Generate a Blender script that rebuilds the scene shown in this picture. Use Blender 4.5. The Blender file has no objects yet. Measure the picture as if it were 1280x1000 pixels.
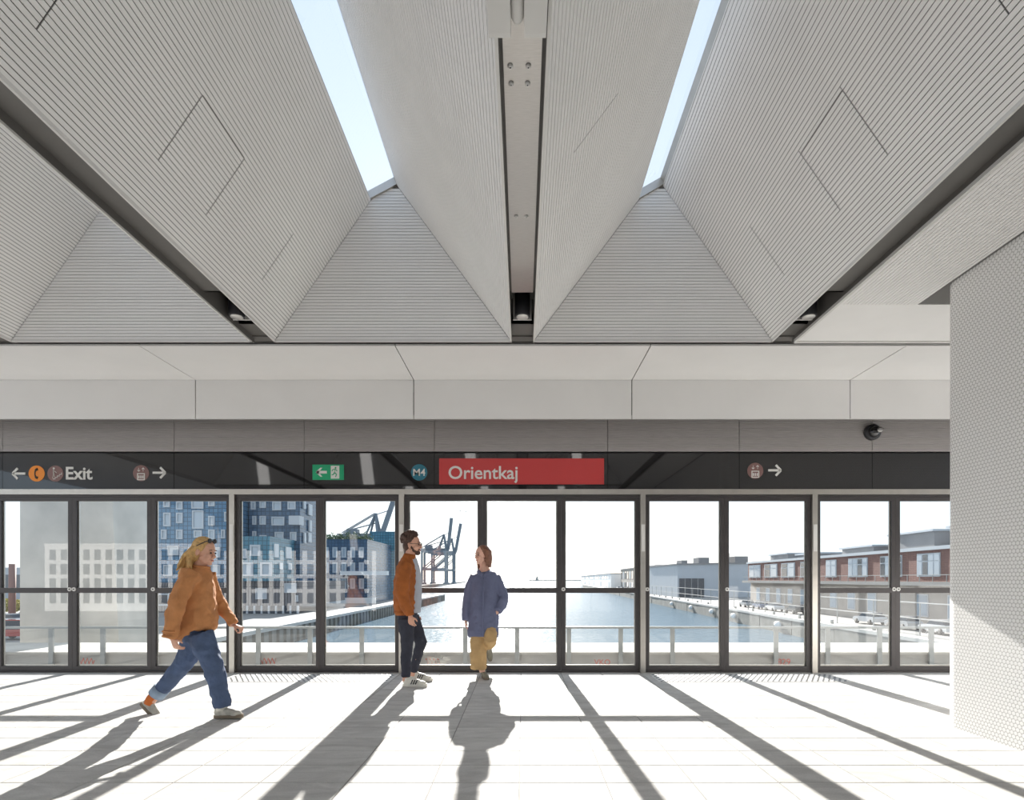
import bpy, math, random
from mathutils import Vector, Matrix
random.seed(7)
R = math.radians
scene = bpy.context.scene
COL = scene.collection

# ---------------------------------------------------------------- camera
F = 700.0; VX = 653.0; HY = 724.0; EYE = 1.25      # focal length in px (1280 wide), vanishing point, eye height
cam_d = bpy.data.cameras.new('camera'); cam = bpy.data.objects.new('camera', cam_d); COL.objects.link(cam)
cam.location = (0, 0, EYE); cam.rotation_euler = (R(90), 0, 0)
cam_d.sensor_width = 36; cam_d.lens = F / 1280 * 36
cam_d.shift_x = -(VX - 640) / 1280; cam_d.shift_y = (HY - 500) / 1280
cam_d.clip_start = 0.05; cam_d.clip_end = 20000
scene.camera = cam

# ---------------------------------------------------------------- sky and sun
SUN_EL = 23.6; SUN_AZ = -2.9
world = bpy.data.worlds.new('world'); scene.world = world; world.use_nodes = True
wn = world.node_tree.nodes; wl = world.node_tree.links
sky = wn.new('ShaderNodeTexSky'); sky.sky_type = 'NISHITA'; sky.sun_disc = False
sky.sun_elevation = R(SUN_EL); sky.sun_rotation = R(SUN_AZ)
sky.altitude = 0; sky.air_density = 1.0; sky.dust_density = 0.5; sky.ozone_density = 1.0
hs = wn.new('ShaderNodeHueSaturation'); hs.inputs['Saturation'].default_value = 0.6
hz = wn.new('ShaderNodeMix'); hz.data_type = 'RGBA'; hz.inputs[0].default_value = 0.72; hz.inputs[7].default_value = (3.45, 4.1, 4.9, 1)   # even bright haze over the clear-sky model
wl.new(sky.outputs[0], hs.inputs['Color']); wl.new(hs.outputs[0], hz.inputs[6]); wl.new(hz.outputs[2], wn['Background'].inputs[0])
wn['Background'].inputs[1].default_value = 0.185
sun_d = bpy.data.lights.new('sun', 'SUN'); sun = bpy.data.objects.new('sun', sun_d); COL.objects.link(sun)
sun_d.energy = 11.0; sun_d.angle = R(0.55); sun_d.color = (1.0, 0.96, 0.91)
sd = Vector((math.sin(R(SUN_AZ)) * math.cos(R(SUN_EL)), math.cos(R(SUN_AZ)) * math.cos(R(SUN_EL)), math.sin(R(SUN_EL))))
sun.rotation_euler = sd.to_track_quat('Z', 'Y').to_euler(); sun.location = (0, 40, 30)
vs = scene.view_settings; vs.view_transform = 'Standard'; vs.look = 'None'; vs.gamma = 1; vs.use_curve_mapping = False
vs.exposure = 0.45
cy = scene.cycles
cy.max_bounces = 10; cy.diffuse_bounces = 6; cy.glossy_bounces = 4; cy.transparent_max_bounces = 16
cy.sample_clamp_indirect = 6; cy.use_denoising = True

# ---------------------------------------------------------------- helpers
def P(px, py, Y):                                   # a pixel at a known depth
    return Vector(((px - VX) * Y / F, Y, EYE - (py - HY) * Y / F))

class MB:
    def __init__(s): s.v = []; s.f = []; s.m = []; s.sm = []
    def add(s, vs_, fs, mi=0, smooth=False):
        o = len(s.v); s.v += [Vector(v) for v in vs_]
        for f in fs: s.f.append([i + o for i in f]); s.m.append(mi); s.sm.append(smooth)
        return s
    def box(s, x0, x1, y0, y1, z0, z1, mi=0):
        x0, x1 = min(x0, x1), max(x0, x1); y0, y1 = min(y0, y1), max(y0, y1); z0, z1 = min(z0, z1), max(z0, z1)
        return s.add([(x0,y0,z0),(x1,y0,z0),(x1,y1,z0),(x0,y1,z0),(x0,y0,z1),(x1,y0,z1),(x1,y1,z1),(x0,y1,z1)],
              [(0,3,2,1),(4,5,6,7),(0,1,5,4),(1,2,6,5),(2,3,7,6),(3,0,4,7)], mi)
    def quad(s, a, b, c, d, mi=0): return s.add([a,b,c,d], [(0,1,2,3)], mi)
    def prism(s, pts, axis, a, b, mi=0):            # 2-D outline pushed along an axis
        def mk(p, t):
            return {'y': (p[0], t, p[1]), 'z': (p[0], p[1], t), 'x': (t, p[0], p[1])}[axis]
        n = len(pts)
        return s.add([mk(p, a) for p in pts] + [mk(p, b) for p in pts],
              [list(range(n))[::-1], [n + i for i in range(n)]] + [(i, (i+1) % n, n + (i+1) % n, n + i) for i in range(n)], mi)
    def loft(s, pts, side=(0,1,0), n=12, mi=0):     # pts: (Vector, ra, rb); ra along side
        side = Vector(side); rings = []; N = len(pts)
        for i, (p, ra, rb) in enumerate(pts):
            p = Vector(p)
            t = (Vector(pts[min(i+1, N-1)][0]) - Vector(pts[max(i-1, 0)][0])).normalized()
            a = side - side.dot(t) * t
            if a.length < 1e-4: a = Vector((1,0,0)) - t.x * t
            a.normalize(); b = t.cross(a)
            rings.append([p + a * ra * math.cos(2*math.pi*k/n) + b * rb * math.sin(2*math.pi*k/n) for k in range(n)])
        vs_ = [v for r in rings for v in r]; fs = []
        for i in range(N - 1):
            for k in range(n): fs.append((i*n+k, i*n+(k+1) % n, (i+1)*n+(k+1) % n, (i+1)*n+k))
        fs.append(list(range(n))[::-1]); fs.append([(N-1)*n + k for k in range(n)])
        return s.add(vs_, fs, mi, True)
    def tube(s, a, b, r, n=10, mi=0, r2=None): return s.loft([(a, r, r), (b, r2 or r, r2 or r)], (0.3,0.2,0.93), n, mi)
    def bar(s, a, b, w, h, mi=0):                   # rectangular bar
        a = Vector(a); b = Vector(b); t = (b - a).normalized(); up = Vector((0,0,1))
        if abs(t.z) > 0.95: up = Vector((0,1,0))
        l = t.cross(up).normalized(); u = l.cross(t).normalized()
        c = [l*w/2 + u*h/2, -l*w/2 + u*h/2, -l*w/2 - u*h/2, l*w/2 - u*h/2]
        return s.add([a + k for k in c] + [b + k for k in c], [(0,1,2,3),(7,6,5,4)] + [(i, i+4, (i+1) % 4 + 4, (i+1) % 4) for i in range(4)], mi)
    def ell(s, c, rx, ry, rz, M=None, u=14, w=10, mi=0):
        c = Vector(c); vs_ = []; fs = []
        for j in range(w + 1):
            th = math.pi * j / w
            for i in range(u):
                ph = 2 * math.pi * i / u
                p = Vector((rx*math.sin(th)*math.cos(ph), ry*math.sin(th)*math.sin(ph), rz*math.cos(th)))
                vs_.append(c + (M @ p if M else p))
        for j in range(w):
            for i in range(u): fs.append((j*u+i, (j+1)*u+i, (j+1)*u+(i+1) % u, j*u+(i+1) % u))
        return s.add(vs_, fs, mi, True)
    def disc(s, c, r, y0, y1, n=28, mi=0):          # disc in the XZ plane, thick in Y
        return s.prism([(c[0] + r*math.cos(2*math.pi*k/n), c[1] + r*math.sin(2*math.pi*k/n)) for k in range(n)], 'y', y0, y1, mi)
    def mesh(s, name, mats, off=Vector((0,0,0))):
        me = bpy.data.meshes.new(name)
        me.from_pydata([tuple(v - off) for v in s.v], [], s.f)
        for m in (mats if isinstance(mats, (list, tuple)) else [mats]): me.materials.append(m)
        me.polygons.foreach_set('material_index', s.m); me.polygons.foreach_set('use_smooth', s.sm)
        me.update(); return me
    def build(s, name, mats, parent=None, base=None):
        """parent given: a part (kept in the frame of its thing); base given: a top-level mesh standing there."""
        off = root_loc(parent) if parent is not None else Vector(base or (0,0,0))
        o = bpy.data.objects.new(name, s.mesh(name, mats, off)); COL.objects.link(o)
        if parent is not None: o.parent = parent
        else: o.location = off
        return o

def root_loc(o):
    while o.parent is not None: o = o.parent
    return Vector(o.location)
def tag(o, label=None, cat=None, group=None, kind=None):
    if label: o['label'] = label
    if cat: o['category'] = cat
    if group: o['group'] = group
    if kind: o['kind'] = kind
    return o
def thing(name, loc, label, cat, group=None, kind=None):
    o = bpy.data.objects.new(name, None); COL.objects.link(o); o.location = loc; o.empty_display_size = 0.2
    return tag(o, label, cat, group, kind)
def copy_tree(o, parent=None):
    c = o.copy(); COL.objects.link(c); c.parent = parent
    for ch in list(o.children): copy_tree(ch, c)
    return c

# ---------------------------------------------------------------- materials
def mat(name, col, rough=0.6, metal=0.0, var=0.0, vscale=8.0, bump=0.0, bscale=60.0, spec=None, stretch=None, rnd=0.0, coat=0.0):
    m = bpy.data.materials.new(name); m.use_nodes = True
    nt = m.node_tree; n = nt.nodes; l = nt.links; b = n['Principled BSDF']
    b.inputs['Base Color'].default_value = (*col, 1); b.inputs['Roughness'].default_value = rough; b.inputs['Metallic'].default_value = metal
    if spec is not None: b.inputs['Specular IOR Level'].default_value = spec
    if coat: b.inputs['Coat Weight'].default_value = coat; b.inputs['Coat Roughness'].default_value = 0.05
    tc = n.new('ShaderNodeTexCoord'); vec = tc.outputs['Object']
    if stretch:
        mp = n.new('ShaderNodeMapping'); mp.inputs['Scale'].default_value = stretch; l.new(vec, mp.inputs[0]); vec = mp.outputs[0]
    fac = None
    if var:
        ns = n.new('ShaderNodeTexNoise'); ns.inputs['Scale'].default_value = vscale; ns.inputs['Detail'].default_value = 6
        l.new(vec, ns.inputs['Vector'])
        mr = n.new('ShaderNodeMapRange'); mr.inputs['From Min'].default_value = 0.3; mr.inputs['From Max'].default_value = 0.7
        mr.inputs['To Min'].default_value = 1 - var; mr.inputs['To Max'].default_value = 1 + var
        l.new(ns.outputs[0], mr.inputs[0]); fac = mr.outputs[0]
    if rnd:
        oi = n.new('ShaderNodeObjectInfo'); m2 = n.new('ShaderNodeMapRange')
        m2.inputs['To Min'].default_value = 1 - rnd; m2.inputs['To Max'].default_value = 1 + rnd
        l.new(oi.outputs['Random'], m2.inputs[0])
        if fac is None: fac = m2.outputs[0]
        else:
            mm = n.new('ShaderNodeMath'); mm.operation = 'MULTIPLY'; l.new(fac, mm.inputs[0]); l.new(m2.outputs[0], mm.inputs[1]); fac = mm.outputs[0]
    if fac is not None:
        vm = n.new('ShaderNodeVectorMath'); vm.operation = 'SCALE'; vm.inputs[0].default_value = col
        l.new(fac, vm.inputs['Scale']); l.new(vm.outputs[0], b.inputs['Base Color'])
    if bump:
        nb = n.new('ShaderNodeTexNoise'); nb.inputs['Scale'].default_value = bscale; nb.inputs['Detail'].default_value = 4
        l.new(vec, nb.inputs['Vector']); bp = n.new('ShaderNodeBump'); bp.inputs['Strength'].default_value = bump; bp.inputs['Distance'].default_value = 0.02
        l.new(nb.outputs[0], bp.inputs['Height']); l.new(bp.outputs[0], b.inputs['Normal'])
    return m
def glass_mat(name, tint=(1,1,1), rough=0.0, ior=1.5, base=0.0):
    m = bpy.data.materials.new(name); m.use_nodes = True; n = m.node_tree.nodes; l = m.node_tree.links
    n.remove(n['Principled BSDF'])
    tr = n.new('ShaderNodeBsdfTransparent'); tr.inputs[0].default_value = (*tint, 1)
    gl = n.new('ShaderNodeBsdfGlossy'); gl.inputs['Roughness'].default_value = rough
    g = n.new('ShaderNodeNewGeometry'); dt = n.new('ShaderNodeVectorMath'); dt.operation = 'DOT_PRODUCT'      # Schlick reflectance, same from both sides of the sheet
    l.new(g.outputs['Incoming'], dt.inputs[0]); l.new(g.outputs['Normal'], dt.inputs[1])
    def mth(op, a, b):
        k = n.new('ShaderNodeMath'); k.operation = op; k.use_clamp = op != 'ABSOLUTE'
        for i, x in enumerate((a, b)):
            if x is None: continue
            if isinstance(x, (int, float)): k.inputs[i].default_value = x
            else: l.new(x, k.inputs[i])
        return k.outputs[0]
    f0 = 2 * ((ior - 1) / (ior + 1)) ** 2 + base
    c = mth('ABSOLUTE', dt.outputs['Value'], None); p = mth('POWER', mth('SUBTRACT', 1.0, c), 5.0)
    fac = mth('ADD', mth('MULTIPLY', p, 1 - f0), f0)
    mx = n.new('ShaderNodeMixShader'); l.new(fac, mx.inputs[0]); l.new(tr.outputs[0], mx.inputs[1]); l.new(gl.outputs[0], mx.inputs[2])
    l.new(mx.outputs[0], n['Material Output'].inputs[0]); return m
def srgb(r, g, b):
    return tuple(((c/255)/12.92 if c/255 <= 0.04045 else ((c/255+0.055)/1.055)**2.4) for c in (r, g, b))

M = {}
M['slat'] = mat('ceiling slat aluminium', (0.88, 0.87, 0.86), 0.5, 0.0, 0.02, 3)
M['slat_back'] = mat('dark felt behind slats', (0.17, 0.165, 0.16), 0.9)
M['trim_light'] = mat('pale metal edge trim', (0.70, 0.69, 0.67), 0.4)
M['beam_dark'] = mat('dark grey channel tone', (0.15, 0.143, 0.135), 0.5, 0.0, 0.08, 2)  # on side channels the grey imitates steel mirroring dark; plain grey elsewhere
M['steel'] = mat('brushed stainless', (0.52, 0.50, 0.48), 0.34, 1.0, 0.06, 20, stretch=(1, 12, 1))
M['soffit'] = mat('soffit panel white', (0.78, 0.77, 0.76), 0.42, 0.0, 0.02, 2)
M['band'] = mat('grey ribbed band', (0.46, 0.43, 0.42), 0.5, 0.15, 0.12, 6, stretch=(1, 1, 40))
M['black_glass'] = mat('black sign glass', (0.014, 0.013, 0.014), 0.03, 0.0, spec=0.9)
M['frame'] = mat('dark bronze door frame', (0.06, 0.054, 0.055), 0.38, 0.3, 0.08, 6)
M['post'] = mat('satin steel post', (0.52, 0.49, 0.45), 0.33, 0.9, 0.05, 10)
M['glass'] = glass_mat('door glass', (0.96, 0.975, 0.97), base=0.0)
M['sky_glass'] = glass_mat('skylight glass', (0.95, 0.97, 1.0))
M['floor_base'] = mat('grout', (0.22, 0.21, 0.20), 0.8)
M['concrete'] = mat('concrete', (0.46, 0.44, 0.405), 0.85, 0.0, 0.14, 1.3, 0.15, 12)
M['concrete_l'] = mat('pale concrete', (0.50, 0.475, 0.43), 0.85, 0.0, 0.2, 0.9, 0.1, 10)
M['white_print'] = mat('white sign print', (0.72, 0.71, 0.68), 0.5)
M['red_print'] = mat('red sign print', srgb(196, 62, 62), 0.35)
M['green_print'] = mat('green sign print', srgb(16, 160, 110), 0.4)
M['orange_print'] = mat('orange sign print', srgb(236, 140, 40), 0.4)
M['brown_print'] = mat('brown sign print', srgb(128, 96, 92), 0.4)
M['teal_print'] = mat('teal sign print', srgb(40, 112, 132), 0.4)
M['dark_print'] = mat('dark sign print', (0.03, 0.02, 0.015), 0.5)
M['graffiti'] = mat('red paint', srgb(205, 110, 95), 0.8)
M['black'] = mat('black plastic', (0.02, 0.02, 0.024), 0.4)
M['lens'] = mat('lamp lens', (0.7, 0.69, 0.66), 0.15, 0.4)
M['rubber'] = mat('dark gasket', (0.012, 0.012, 0.012), 0.7)
M['tactile'] = mat('tactile plate', (0.62, 0.60, 0.57), 0.55, 0.0, 0.05, 8)
M['stud'] = mat('steel stud', (0.16, 0.16, 0.165), 0.35, 0.7)

def stone_mat():
    m = bpy.data.materials.new('pale granite tile'); m.use_nodes = True; nt = m.node_tree; n = nt.nodes; l = nt.links; b = n['Principled BSDF']
    g = n.new('ShaderNodeNewGeometry'); oi = n.new('ShaderNodeObjectInfo')
    ad = n.new('ShaderNodeVectorMath'); ad.operation = 'ADD'; sc = n.new('ShaderNodeVectorMath'); sc.operation = 'SCALE'; sc.inputs[0].default_value = (31, 17, 9)
    l.new(oi.outputs['Random'], sc.inputs['Scale']); l.new(g.outputs['Position'], ad.inputs[0]); l.new(sc.outputs[0], ad.inputs[1])
    n1 = n.new('ShaderNodeTexNoise'); n1.inputs['Scale'].default_value = 2.2; n1.inputs['Detail'].default_value = 8; n1.inputs['Roughness'].default_value = 0.65; n1.inputs['Distortion'].default_value = 1.2
    mp = n.new('ShaderNodeMapping'); mp.inputs['Scale'].default_value = (1, 2.6, 1); l.new(ad.outputs[0], mp.inputs[0]); l.new(mp.outputs[0], n1.inputs['Vector'])
    cr = n.new('ShaderNodeValToRGB'); e = cr.color_ramp.elements
    e[0].position = 0.34; e[0].color = (0.47, 0.455, 0.435, 1); e[1].position = 0.62; e[1].color = (0.62, 0.605, 0.58, 1)
    l.new(n1.outputs[0], cr.inputs[0])
    n2 = n.new('ShaderNodeTexNoise'); n2.inputs['Scale'].default_value = 120; l.new(g.outputs['Position'], n2.inputs['Vector'])
    m2 = n.new('ShaderNodeMapRange'); m2.inputs['From Min'].default_value = 0.35; m2.inputs['From Max'].default_value = 0.65; m2.inputs['To Min'].default_value = 0.93; m2.inputs['To Max'].default_value = 1.05; l.new(n2.outputs[0], m2.inputs[0])
    m3 = n.new('ShaderNodeMapRange'); m3.inputs['To Min'].default_value = 0.95; m3.inputs['To Max'].default_value = 1.04; l.new(oi.outputs['Random'], m3.inputs[0])
    mu = n.new('ShaderNodeMath'); mu.operation = 'MULTIPLY'; l.new(m2.outputs[0], mu.inputs[0]); l.new(m3.outputs[0], mu.inputs[1])
    v = n.new('ShaderNodeVectorMath'); v.operation = 'SCALE'; l.new(cr.outputs[0], v.inputs[0]); l.new(mu.outputs[0], v.inputs['Scale']); l.new(v.outputs[0], b.inputs['Base Color'])
    b.inputs['Roughness'].default_value = 0.75; b.inputs['Specular IOR Level'].default_value = 0.12
    return m
M['stone'] = stone_mat()

def penny_mat():                                     # round mosaic tiles on a hexagonal lattice, from UV in metres
    m = bpy.data.materials.new('white penny mosaic'); m.use_nodes = True; nt = m.node_tree; n = nt.nodes; l = nt.links; b = n['Principled BSDF']
    uv = n.new('ShaderNodeTexCoord')
    sc = n.new('ShaderNodeVectorMath'); sc.operation = 'SCALE'; sc.inputs['Scale'].default_value = 1/0.033; l.new(uv.outputs['UV'], sc.inputs[0])
    def lattice(off):
        a = n.new('ShaderNodeVectorMath'); a.operation = 'ADD'; a.inputs[1].default_value = off; l.new(sc.outputs[0], a.inputs[0])
        md = n.new('ShaderNodeVectorMath'); md.operation = 'WRAP'; md.inputs[1].default_value = (0.5, 0.8660254, 1); md.inputs[2].default_value = (-0.5, -0.8660254, 0)
        l.new(a.outputs[0], md.inputs[0])
        mk = n.new('ShaderNodeVectorMath'); mk.operation = 'MULTIPLY'; mk.inputs[1].default_value = (1, 1, 0); l.new(md.outputs[0], mk.inputs[0])
        ln = n.new('ShaderNodeVectorMath'); ln.operation = 'LENGTH'; l.new(mk.outputs[0], ln.inputs[0]); return ln.outputs['Value']
    mi = n.new('ShaderNodeMath'); mi.operation = 'MINIMUM'; l.new(lattice((0,0,0)), mi.inputs[0]); l.new(lattice((0.5, 0.8660254, 0)), mi.inputs[1])
    mr = n.new('ShaderNodeMapRange'); mr.inputs['From Min'].default_value = 0.40; mr.inputs['From Max'].default_value = 0.48; mr.inputs['To Min'].default_value = 1; mr.inputs['To Max'].default_value = 0; l.new(mi.outputs[0], mr.inputs[0])
    mx = n.new('ShaderNodeMix'); mx.data_type = 'RGBA'; mx.inputs[6].default_value = (0.50, 0.49, 0.48, 1); mx.inputs[7].default_value = (0.86, 0.85, 0.84, 1)
    l.new(mr.outputs[0], mx.inputs[0]); l.new(mx.outputs[2], b.inputs['Base Color'])
    b.inputs['Roughness'].default_value = 0.22
    rr = n.new('ShaderNodeMapRange'); rr.inputs['To Min'].default_value = 0.8; rr.inputs['To Max'].default_value = 0.38; b.inputs['Specular IOR Level'].default_value = 0.25; l.new(mr.outputs[0], rr.inputs[0]); l.new(rr.outputs[0], b.inputs['Roughness'])
    bp = n.new('ShaderNodeBump'); bp.inputs['Strength'].default_value = 0.14; bp.inputs['Distance'].default_value = 0.004; l.new(mr.outputs[0], bp.inputs['Height']); l.new(bp.outputs[0], b.inputs['Normal'])
    return m
M['penny'] = penny_mat()

def text_mb(s, size, x, z, y0, depth=0.004, bold=0.0, align='LEFT', spacing=1.0):
    """lettering as a mesh in the XZ plane, baseline-left at (x, z), front face at y0 looking towards -Y"""
    cu = bpy.data.curves.new('text', 'FONT'); cu.body = s; cu.size = size; cu.extrude = depth / 2; cu.offset = bold; cu.align_x = align; cu.space_character = spacing
    cu.resolution_u = 4
    o = bpy.data.objects.new('text', cu); COL.objects.link(o)
    dg = bpy.context.evaluated_depsgraph_get(); me = o.evaluated_get(dg).to_mesh()
    mb = MB(); mb.add([(x + v.co.x, y0 - v.co.z, z + v.co.y) for v in me.vertices], [list(p.vertices) for p in me.polygons])
    o.evaluated_get(dg).to_mesh_clear(); bpy.data.objects.remove(o); bpy.data.curves.remove(cu)
    return mb

# ================================================================ THE STATION
DOOR_Y = 7.54; CZ = 3.75; PITCH = 2.74
# ---- floor: grout slab with one stone per object
TX, TY, TX0, TY0 = 0.532, 0.322, -0.018, 4.408
fb = MB().box(-12, 9.5, -7.04, DOOR_Y + 0.12, -0.9, -0.004)
floor = tag(fb.build('floor', M['floor_base'], None, (0, 0, 0)), 'pale granite platform floor of long rectangular stones', 'floor', kind='structure')
tm = MB(); w_, d_, b_ = TX/2 - 0.003, TY/2 - 0.003, 0.003
tm.add([(-w_,-d_,-0.02),(w_,-d_,-0.02),(w_,d_,-0.02),(-w_,d_,-0.02),(-w_,-d_,-b_),(w_,-d_,-b_),(w_,d_,-b_),(-w_,d_,-b_),
        (-w_+b_,-d_+b_,0),(w_-b_,-d_+b_,0),(w_-b_,d_-b_,0),(-w_+b_,d_-b_,0)],
       [(0,1,5,4),(1,2,6,5),(2,3,7,6),(3,0,4,7),(4,5,9,8),(5,6,10,9),(6,7,11,10),(7,4,8,11),(8,9,10,11)])
tile_me = tm.mesh('tile', M['stone'])
cells = []
for j in range(-36, 11):
    for i in range(-24, 19):
        cx, cyy = TX0 + (i + 0.5) * TX, TY0 + (j + 0.5) * TY
        if cx - TX/2 < -12 or cx + TX/2 > 9.4 or cyy + TY/2 > DOOR_Y + 0.1 or cyy - TY/2 < -7.0: continue
        vis = 0
        if cyy + TY/2 > 3.17:
            sx = VX + cx * F / cyy
            if -40 < sx < 1300 and not (cx > 3.7 and cyy < 4.85) and sx < 1195: vis = 1 / cyy**2
        cells.append((vis, cx, cyy))
cells.sort(reverse=True)
rest = MB()
for k, (vis, cx, cyy) in enumerate(cells):
    if vis > 0 and k < 300:
        o = bpy.data.objects.new('tile', tile_me); COL.objects.link(o); o.parent = floor; o.location = (cx, cyy, 0)
    else:
        rest.add([v + Vector((cx, cyy, 0)) for v in tm.v], tm.f)
o = rest.build('tile_field', M['stone'], floor); o['kind'] = 'stuff'

# ---- right core wall with penny mosaic, rounded far corner
wx, wy, rad = 3.63, 4.86, 0.16
prof = [(wx, -7.0)] + [(wx, wy - rad)]
prof += [(wx + rad - rad*math.cos(a), wy - rad + rad*math.sin(a)) for a in [R(10*k) for k in range(1, 10)]]
prof += [(14, wy), (14, -7.0)]
n_ = len(prof); me = bpy.data.meshes.new('wall_right'); ztop = 4.05
me.from_pydata([(x, y, 0.0) for x, y in prof] + [(x, y, ztop) for x, y in prof], [], [(i+1, i, n_+i, n_+i+1) for i in range(n_-1)])
uvl = me.uv_layers.new(name='UVMap'); acc = [0]
for i in range(1, n_): acc.append(acc[-1] + math.dist(prof[i], prof[i-1]))
for p in me.polygons:
    p.use_smooth = True
    for li in p.loop_indices:
        vi = me.loops[li].vertex_index; uvl.data[li].uv = (acc[vi % n_], 0.0 if vi < n_ else ztop)
me.materials.append(M['penny']); wall = bpy.data.objects.new('wall_right', me); COL.objects.link(wall)
tag(wall, 'white round-tile mosaic wall with rounded corner on the right', 'wall', kind='structure')

# ---- ceiling: coffers of slats, skylights, channels
roof = MB()
roof.box(-12, 9.5, 6.02, 8.3, 3.79, 5.1)                       # closed unseen roof volume above the door soffit, added to block sun and sky
roof.box(-12, 9.5, -7.8, -5.52, 3.79, 5.1)
ceiling = tag(roof.build('ceiling', M['beam_dark'], None, (0, 0, 0)), 'slatted grey ceiling folded into deep skylight coffers', 'ceiling', kind='structure')
SP, GAP, TH = 0.0323, 0.0052, 0.005
def slat_face(bx, bz, tx, tz, y0, y1, hatches=(), flip=1):
    """slats running along Y on the plane from (bx,bz) up to (tx,tz); hatches: (s0,s1,ya,yb) leave joints round a panel"""
    mb = MB(); L = math.hypot(tx-bx, tz-bz); ux, uz = (tx-bx)/L, (tz-bz)/L; nx, nz = (uz, -ux) if flip > 0 else (-uz, ux)
    nsl = int(L / SP)
    for i in range(nsl + 1):
        s0 = i*SP + 0.012; s1 = min(s0 + SP - GAP, L)
        if s1 - s0 < 0.004: continue
        cuts = [y0]
        lo_extra = 0
        for (h0, h1, ya, yb) in hatches:
            if s1 > h0 and s0 < h1:
                for yc in (ya, yb):
                    if yc is not None: cuts += [yc - 0.0045, yc + 0.0045]
            if h1 <= s0 + 0.5*SP < h1 + SP and ya is not None and yb is not None:                  # wider joint above the panel
                lo_extra = (0.006, min(ya, yb), max(ya, yb)); cuts += [min(ya, yb), min(ya, yb) + 1e-4, max(ya, yb), max(ya, yb) + 1e-4]
        cuts.append(y1); cuts = [cuts[0]] + sorted(cuts[1:-1]) + [cuts[-1]]
        for ci, (a, b) in enumerate(zip(cuts[::2], cuts[1::2])):
            lx = lo_extra[0] if lo_extra and lo_extra[1] < (a + b)/2 < lo_extra[2] else 0; q = []
            for s in (s0 + lx, s1):
                for h in (0, TH): q.append((bx + ux*s + nx*h, bz + uz*s + nz*h))
            (a0, a1, b0, b1) = q
            vs_ = [(p[0], y, p[1]) for y in (a, b) for p in (a0, a1, b1, b0)]
            mb.add(vs_, [(1,5,6,2),(0,4,5,1),(2,6,7,3),(0,1,2,3),(4,7,6,5)])
    return mb
def face_sY(px, py, bx, bz, tx, tz):                 # where a pixel's ray meets that plane: (distance up the slope, Y)
    d = Vector(((px-VX)/F, 1, -(py-HY)/F)); L = math.hypot(tx-bx, tz-bz); ux, uz = (tx-bx)/L, (tz-bz)/L; nx, nz = uz, -ux
    t = ((bx)*nx + (bz-EYE)*nz) / (d.x*nx + d.z*nz); p = d*t
    return (p.x-bx)*ux + (p.z+EYE-bz)*uz, p.y
COF = []                                             # (x0, x1, sky left x, z, sky right x, z)
for (x0, x1, sl, sr) in ((-8.10, -5.60, 1.01, 1.31), (-5.36, -2.84, 1.01, 1.31), (-2.60, -0.115, 1.01, 1.29), (0.115, 2.62, 1.10, 1.36)):
    COF.append((x0, x1, x0 + sl, CZ + 1.48, x0 + sr, CZ + 1.63))
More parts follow.
